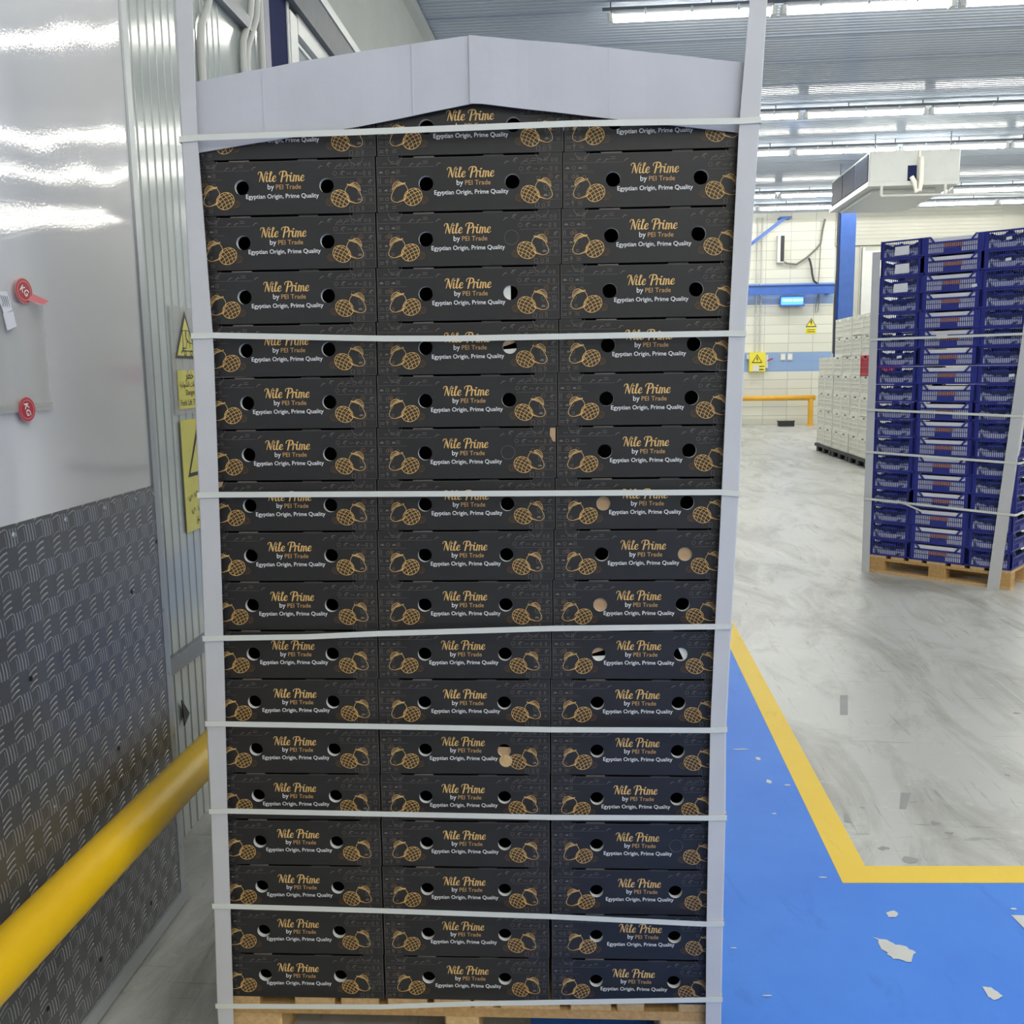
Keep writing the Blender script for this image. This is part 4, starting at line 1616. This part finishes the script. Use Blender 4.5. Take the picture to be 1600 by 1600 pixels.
q = MB()
def flap(x0, x1, n, off, bow):
    vs = []
    for lay in (0, 1):
        for i in range(n + 1):
            x = x0 + (x1 - x0) * i / n
            tent = max(0.0, 1 - abs(x - 0.025) / 0.6)
            y = -0.0025 - off - bow * tent - 0.0012 * math.sin(x * 37) * math.sin(x * 11) + lay * 0.0035 * -1
            for j in range(3):
                z = pl(bot, x) + (pl(top, x) - pl(bot, x)) * j / 2
                vs.append((x, y - 0.0005 * (j == 1), z))
    m_ = (n + 1) * 3
    fs = []
    for lay in (0, 1):
        for i in range(n):
            for j in range(2):
                a_ = lay * m_ + i * 3 + j
                fs.append((a_, a_ + 3, a_ + 4, a_ + 1))
    for i in range(n):
        for j in (0, 2):
            a_ = i * 3 + j
            fs.append((a_, a_ + 3, m_ + a_ + 3, m_ + a_))
    for i in (0, n):
        for j in range(2):
            a_ = i * 3 + j
            fs.append((a_, a_ + 1, m_ + a_ + 1, m_ + a_))
    q.add(vs, fs)
flap(-0.598, 0.026, 24, 0.0, 0.010)
q.build('front_flap', M['lid'], ld)
q = MB()
flap(0.020, 0.605, 24, 0.0012, 0.013)
q.build('front_flap', M['lid'], ld)
q = MB()
vs = []
xs = [-0.598 + 1.2 * i / 16 for i in range(17)]
for y_, dz in ((-0.005, 0.0), (0.15, -0.012), (0.5, -0.03)):
    for x in xs:
        vs.append((x, y_, max(2.268, pl(top, x) + dz * (1 if x > -0.5 and x < 0.5 else 0)) - 0.001))
q.add(vs, [(j * 17 + i, j * 17 + i + 1, (j + 1) * 17 + i + 1, (j + 1) * 17 + i) for j in range(2) for i in range(16)])
q.build('top_sheet', M['lid'], ld)
q = MB()
for sx, x in ((-1, -0.600), (1, 0.6005)):
    q.box(min(x, x + 0.003 * sx), max(x, x + 0.003 * sx), 0.0, 0.5, 2.13, 2.272)
q.build('side_flaps', M['lid'], ld)
for x in (-0.42, -0.10, 0.062, 0.20, 0.31, 0.47):
    z0, z1 = pl(bot, x), pl(top, x)
    tent = max(0.0, 1 - abs(x - 0.025) / 0.6)
    yb = -0.0072 - 0.013 * tent if x > 0.02 else -0.0062 - 0.010 * tent
    q = MB()
    q.box(x - 0.0012, x + 0.0012, yb - 0.0009, yb + 0.001, z0 + 0.002, z1 - 0.001)
    q.build('flute_crease', M['lid'], ld)

# ---- corner boards
LOUT = [(0.0, -0.650), (0.0691, -0.6499), (0.1174, -0.6502), (0.3817, -0.6424), (0.6245, -0.6356), (0.8428, -0.6316), (1.049, -0.625), (1.384, -0.6163), (1.7396, -0.6086), (2.1594, -0.6058), (2.4367, -0.6029), (2.62, -0.6015)]
LIN = [(0.0, -0.612), (0.0872, -0.6104), (0.3255, -0.6031), (0.6539, -0.5936), (0.9691, -0.5814), (1.3456, -0.5713), (1.7179, -0.5623), (2.1585, -0.5709), (2.4355, -0.5646), (2.62, -0.562)]
RIN = [(0.0, 0.544), (0.1116, 0.544), (0.3436, 0.542), (0.6007, 0.5424), (0.8418, 0.543), (1.068, 0.5494), (1.2948, 0.5569), (1.7551, 0.5694), (2.149, 0.5819), (2.3994, 0.5989), (2.62, 0.606)]
ROUT = [(0.0, 0.581), (0.0956, 0.5808), (0.3557, 0.5807), (0.62, 0.5819), (0.8343, 0.5794), (1.0754, 0.5864), (1.3804, 0.5974), (1.7261, 0.604), (2.1607, 0.6252), (2.3983, 0.6353), (2.62, 0.642)]


def corner_board(OUT, IN, sg_, lab):
    mb = MB()
    zs = [i * 2.62 / 60 for i in range(61)]
    t_ = 0.0035
    yo = -0.0235
    vs = []
    for z in zs:
        xo, xi = adj(pl(OUT, z), 0, 0.0235)[0], adj(pl(IN, z), 0, 0.0235)[0]
        d_ = -sg_            # towards the stack
        prof = [(xi, yo + t_), (xi, yo), (xo + d_ * 0.003, yo), (xo, yo + 0.003), (xo, yo + 0.055), (xo + d_ * t_, yo + 0.055), (xo + d_ * t_, yo + t_)]
        for px, py in prof:
            vs.append((px, py, z))
    n = 7
    fs = []
    for i in range(60):
        for k in range(n):
            fs.append((i * n + k, i * n + (k + 1) % n, (i + 1) * n + (k + 1) % n, (i + 1) * n + k))
    fs.append(tuple(range(n)))
    fs.append(tuple(60 * n + k for k in range(n)))
    mb.add(vs, fs)
    o = mb.build('corner_board', M['board'], loc=SO, rot=SROT)
    tag(o, lab, 'corner board', 'white corner boards of the carton stack')


corner_board(LOUT, LIN, -1, 'tall white cardboard corner board on the left edge of the carton stack')
corner_board(ROUT, RIN, 1, 'tall white cardboard corner board on the right edge of the carton stack')

# ---- straps
STR = [[(-0.6103, 2.1556), (-0.5653, 2.1584), (-0.2417, 2.1608), (0.2415, 2.1667), (0.5882, 2.1629), (0.6272, 2.1646)],
       [(-0.6106, 1.7396), (-0.5653, 1.7403), (-0.1806, 1.7274), (-0.0397, 1.7252), (0.5699, 1.7267), (0.606, 1.7261)],
       [(-0.6183, 1.384), (-0.5719, 1.3851), (0.0957, 1.3829), (0.5554, 1.3821), (0.5995, 1.3775)],
       [(-0.627, 1.049), (-0.5767, 1.0505), (-0.3816, 1.0535), (-0.2177, 1.061), (0.1788, 1.0728), (0.5493, 1.0769), (0.5884, 1.0769)],
       [(-0.6336, 0.8428), (-0.5888, 0.843), (-0.2254, 0.8383), (0.1769, 0.8324), (0.5432, 0.8326), (0.5814, 0.8343)],
       [(-0.6376, 0.6245), (-0.5936, 0.6265), (0.1751, 0.6177), (0.5436, 0.6196), (0.5844, 0.62)],
       [(-0.6444, 0.3817), (-0.603, 0.3823), (-0.2258, 0.3762), (0.1731, 0.3674), (0.5448, 0.3535), (0.5827, 0.3557)],
       [(-0.6522, 0.1174), (-0.6086, 0.1183), (-0.2421, 0.1241), (-0.0148, 0.1372), (0.5433, 0.1586), (0.5827, 0.1593)]]
for k, s_ in enumerate(STR):
    yo = -0.0247
    s_ = [adj(x, z, 0.0247) for x, z in s_]
    path = [(s_[0][0], 0.56, s_[0][1]), (s_[0][0], 0.0, s_[0][1])] + [(x, yo, z) for x, z in s_] + [(s_[-1][0], 0.0, s_[-1][1]), (s_[-1][0], 0.56, s_[-1][1])]
    mb = MB()
    hw = 0.0062
    vs = []
    n = len(path)
    for i, pnt in enumerate(path):
        side = i < 2 or i >= n - 2
        ox, oy = (0.0, -0.0012) if not side else ((-0.0012 if i < 2 else 0.0012), 0.0)
        for (a_, b_, c_) in ((0, 0, -hw), (ox, oy, -hw), (ox, oy, hw), (0, 0, hw)):
            vs.append((pnt[0] + a_, pnt[1] + b_, pnt[2] + c_))
    fs = []
    for i in range(n - 1):
        for j in range(4):
            fs.append((i * 4 + j, (i + 1) * 4 + j, (i + 1) * 4 + (j + 1) % 4, i * 4 + (j + 1) % 4))
    mb.add(vs, fs)
    o = mb.build('strap', M['strap'], loc=SO, rot=SROT)
    tag(o, 'white plastic strap around the carton stack, %s from the top' % orders(k + 1), 'strap', 'white straps around the carton stack')

# ================================================================== the pallet of blue crates
BO = (2.891, 7.661, 0)
BR = math.atan2(-0.6805, 0.7328)
bp = empty('wooden_pallet', BO, BR)
tag(bp, 'pine pallet under the blue crates in the background', 'pallet')
wood_pallet_boards = [(0.0, 0.14), (0.18, 0.28), (0.32, 0.42), (0.46, 0.60), (0.64, 0.74), (0.78, 0.88), (0.92, 1.07)]
for x0, x1 in wood_pallet_boards:
    q = MB()
    q.bevbox(x0, x1, 0.0, 0.8, 0.124, 0.144, 0.003)
    q.build('deck_board', M['wood_pale'], bp)
for y in (0.0, 0.35, 0.70):
    q = MB()
    q.box(0.0, 1.07, y, y + 0.1, 0.103, 0.1235)
    q.build('cross_board', M['wood'], bp)
    q = MB()
    q.box(0.0, 1.07, y, y + 0.1, 0.0, 0.022)
    q.build('bottom_board', M['wood_pale'], bp)
    for x0 in (0.0, 0.475, 0.94):
        q = MB()
        q.bevbox(x0, x0 + 0.13, y, y + 0.1, 0.0225, 0.1025, 0.004)
        q.build('block', M['wood'], bp)


def blue_crate(kind, Wd):
    r = empty('blue_crate', (0, 0, 0))
    mb = MB()
    Dp, Hh = 0.44, 0.1345
    mb.box(-Wd / 2, Wd / 2, 0, Dp, 0, 0.006)

    def side(fn, ln, cut, dens):
        def bx(a0, a1, z0, z1, d0=0.0, d1=0.010):
            p0, p1 = fn(a0, d0), fn(a1, d1)
            mb.box(min(p0[0], p1[0]), max(p0[0], p1[0]), min(p0[1], p1[1]), max(p0[1], p1[1]), z0, z1)
        pw = 0.045 if cut else 0.028
        for a0 in (-ln / 2, ln / 2 - pw):
            bx(a0, a0 + pw, 0, Hh, 0, 0.018)
            bx(a0 + pw * 0.4, a0 + pw * 0.6, 0, Hh, -0.003, 0)
        bx(-ln / 2, ln / 2, 0, 0.014, -0.003)
        if cut:
            c_ = ln / 2 - pw
            zt = Hh - 0.040
            bx(-c_, c_, zt - 0.012, zt, -0.003)
            for sg_ in (-1, 1):
                a_ = sg_ * (c_ - 0.045)
                m_ = sg_ * (c_ - 0.012)
                for i in range(6):      # sloping shoulders of the dipped rim
                    t0, t1 = i / 6, (i + 1) / 6
                    bx(min(a_ + (m_ - a_) * t0, a_ + (m_ - a_) * t1), max(a_ + (m_ - a_) * t0, a_ + (m_ - a_) * t1), zt - 0.012 + 0.040 * t0, zt + 0.040 * t1, -0.003)
                bx(min(m_, sg_ * c_), max(m_, sg_ * c_), Hh - 0.010, Hh, -0.003)
            top_z = zt - 0.008
            bx(-0.058, 0.058, 0.010, 0.045, -0.004)
        else:
            bx(-ln / 2, ln / 2, Hh - 0.012, Hh, -0.003)
            top_z = Hh - 0.01
            bx(-0.055, 0.055, Hh - 0.042, Hh - 0.034)
        for z in ((0.048,) if cut else (0.05, 0.088)):
            bx(-ln / 2 + pw, ln / 2 - pw, z, z + 0.004)
        n = int((ln - 2 * pw) / dens)
        for i in range(n + 1):
            a0 = -ln / 2 + pw + (ln - 2 * pw) * i / n
            bx(a0 - 0.0020, a0 + 0.0020, 0.012, top_z, 0.001, 0.004)
    side(lambda a, d: (a, d), Wd, kind == 'mid', 0.0135)
    side(lambda a, d: (a, Dp - d), Wd, kind == 'mid', 0.03)
    side(lambda a, d: (-Wd / 2 + d, Dp / 2 + a), Dp, True, 0.0135)
    side(lambda a, d: (Wd / 2 - d, Dp / 2 + a), Dp, True, 0.0135)
    mb.build('crate_body', M['blue_plastic'], r)
    if kind == 'mid':
        q = MB()
        q.box(-Wd / 2 + 0.046, Wd / 2 - 0.046, 0.0055, Dp - 0.02, 0.0065, 0.122)
        q.build('paper_liner', M['paper'], r)
        q = MB()
        q.box(-0.06, 0.07, 0.0045, 0.0052, 0.052, 0.080)
        q.build('orange_label', M['orange'], r)
    else:
        # netted produce: a lumpy load
        q = MB()
        nx, ny = 10, 8
        vs = []
        rg = random.Random(5 if kind == 'left' else 8)
        for j in range(ny + 1):
            for i in range(nx + 1):
                x = -Wd / 2 + 0.012 + (Wd - 0.024) * i / nx
                y = 0.006 + (Dp - 0.02) * j / ny
                hz = 0.094 + 0.014 * math.sin(i * 1.5 + j) * math.cos(j * 1.2) + rg.uniform(-0.008, 0.008)
                if kind == 'right':
                    hz += 0.02 * math.sin(PI * i / nx)
                vs.append((x, y, hz))
        fs = [(j * (nx + 1) + i, j * (nx + 1) + i + 1, (j + 1) * (nx + 1) + i + 1, (j + 1) * (nx + 1) + i) for j in range(ny) for i in range(nx)]
        m_ = len(vs)
        for i in range(nx + 1):
            vs.append((vs[i][0], vs[i][1], 0.007))
        fs += [(i, i + 1, m_ + i + 1, m_ + i) for i in range(nx)]
        m2 = len(vs)
        for j in range(ny + 1):
            v0 = vs[j * (nx + 1) + nx]
            vs.append((v0[0], v0[1], 0.007))
        fs += [(j * (nx + 1) + nx, (j + 1) * (nx + 1) + nx, m2 + j + 1, m2 + j) for j in range(ny)]
        q.add(vs, fs)
        q.build('produce_load', M['produce'], r, smooth=True)
    return r


protos = {'left': (blue_crate('left', 0.312), 0.157), 'mid': (blue_crate('mid', 0.440), 0.535), 'right': (blue_crate('right', 0.308), 0.911)}


def bt(x, y, z):
    ca, sa = math.cos(BR), math.sin(BR)
    return (BO[0] + x * ca - y * sa, BO[1] + x * sa + y * ca, z)


for kd in ('left', 'mid', 'right'):
    po, cx = protos[kd]
    for k in range(18):
        o = po if k == 0 else copy_tree(po, skip=('paper_note', 'white_sticker'))
        o.location = bt(cx + jr.uniform(-0.004, 0.004), jr.uniform(0.0, 0.008), 0.145 + (17 - k) * 0.1368)
        o.rotation_euler = (0, 0, BR)
        lab = 'blue lattice crate, %s from the top in the %s column' % (orders(k + 1), {'left': 'left', 'mid': 'middle', 'right': 'right'}[kd])
        tag(o, lab, 'crate', 'blue crates on the background pallet')
# (notes are added after all copies exist so that they are not copied along)
for kd, k, nm, rect in (('left', 0, 'paper_note', (-0.045, 0.065, 0.02, 0.085)), ('left', 1, 'paper_note', (-0.045, 0.065, 0.02, 0.09)), ('left', 2, 'paper_note', (-0.045, 0.065, 0.015, 0.08)),
                        ('mid', 2, 'white_sticker', (0.15, 0.19, 0.02, 0.04)), ('right', 0, 'white_sticker', (-0.01, 0.03, 0.06, 0.08)), ('right', 1, 'white_sticker', (-0.01, 0.03, 0.05, 0.07)),
                        ('left', 6, 'white_sticker', (0.0, 0.04, 0.06, 0.08)), ('right', 7, 'white_sticker', (0.06, 0.10, 0.05, 0.07))):
    for o in list(bpy.data.objects):
        if o.get('label') == 'blue lattice crate, %s from the top in the %s column' % (orders(k + 1), {'left': 'left', 'mid': 'middle', 'right': 'right'}[kd]):
            q = MB()
            q.prism([(rect[0], rect[2]), (rect[1], rect[2] + 0.003), (rect[1] - 0.002, rect[3] + 0.004), (rect[0] + 0.002, rect[3])], f0(-0.005), f0(-0.0045))
            n_ = q.build(nm, M['paper'], o)
            n_['label'] = 'white paper note' if nm == 'paper_note' else 'small white sticker'
            break

# corner boards of the blue stack
q = MB()
zs = [i * 2.55 / 20 for i in range(21)]


def bx_board(x0, x1, y0, side_len, lean0, lean1, z1, lab):
    mb = MB()
    vs = []
    nn = 20
    for i in range(nn + 1):
        t_ = i / nn
        dx = lean0 + (lean1 - lean0) * t_
        z = z1 * t_
        sgn = -1 if side_len < 0 else 1
        L_ = abs(side_len)
        if sgn < 0:    # left board: outer corner at x0
            prof = [(x1, y0), (x0, y0), (x0, y0 + L_), (x0 + 0.004, y0 + L_), (x0 + 0.004, y0 + 0.004), (x1, y0 + 0.004)]
        else:
            prof = [(x0, y0), (x1, y0), (x1, y0 + L_), (x1 - 0.004, y0 + L_), (x1 - 0.004, y0 + 0.004), (x0, y0 + 0.004)]
        for px, py in prof:
            vs.append((px + dx, py - 0.0, z))
    n = 6
    fs = []
    for i in range(nn):
        for k in range(n):
            fs.append((i * n + k, i * n + (k + 1) % n, (i + 1) * n + (k + 1) % n, (i + 1) * n + k))
    fs += [tuple(range(n)), tuple(nn * n + k for k in range(n))]
    mb.add(vs, fs)
    o = mb.build('corner_board', M['board'], loc=BO, rot=BR)
    tag(o, lab, 'corner board', 'white corner boards of the blue crate stack')


bx_board(-0.045, 0.018, -0.014, -0.06, -0.002, -0.014, 2.53, 'white corner board on the left edge of the blue crate stack')
bx_board(0.915, 0.995, -0.022, 0.06, 0.0, 0.16, 2.2, 'leaning white corner board on the right edge of the blue crate stack')
for k, (x0, z0, x1, z1) in enumerate(((-0.07, 1.861, 1.09, 1.866), (-0.055, 1.313, 1.09, 1.283), (-0.052, 0.977, 1.08, 0.944), (-0.05, 0.600, 1.075, 0.565))):
    q = MB()
    hw = 0.009
    path = [(x0, 0.45, z0), (x0, -0.026, z0), (x1, -0.026, z1), (x1 + 0.01, 0.0, z1), (x1 + 0.01, 0.45, z1 + 0.01)]
    vs = []
    for (a_, b_, c_) in path:
        vs += [(a_, b_, c_ - hw), (a_, b_, c_ + hw)]
    q.add(vs, [(i * 2, i * 2 + 2, i * 2 + 3, i * 2 + 1) for i in range(4)])
    if k == 3:
        q.add([(0.22, -0.029, 0.60), (0.22, -0.029, 0.612), (0.43, -0.05, 0.545), (0.43, -0.05, 0.53)], [(0, 3, 2, 1)])
    if k == 0:
        q.box(0.46, 0.54, -0.031, -0.027, 1.852, 1.880)
    o = q.build('strap', M['strap'], loc=BO, rot=BR)
    tag(o, 'white strap around the blue crate stack, %s from the top%s' % (orders(k + 1), ', with a loose end' if k == 3 else ''), 'strap', 'white straps around the blue crates')
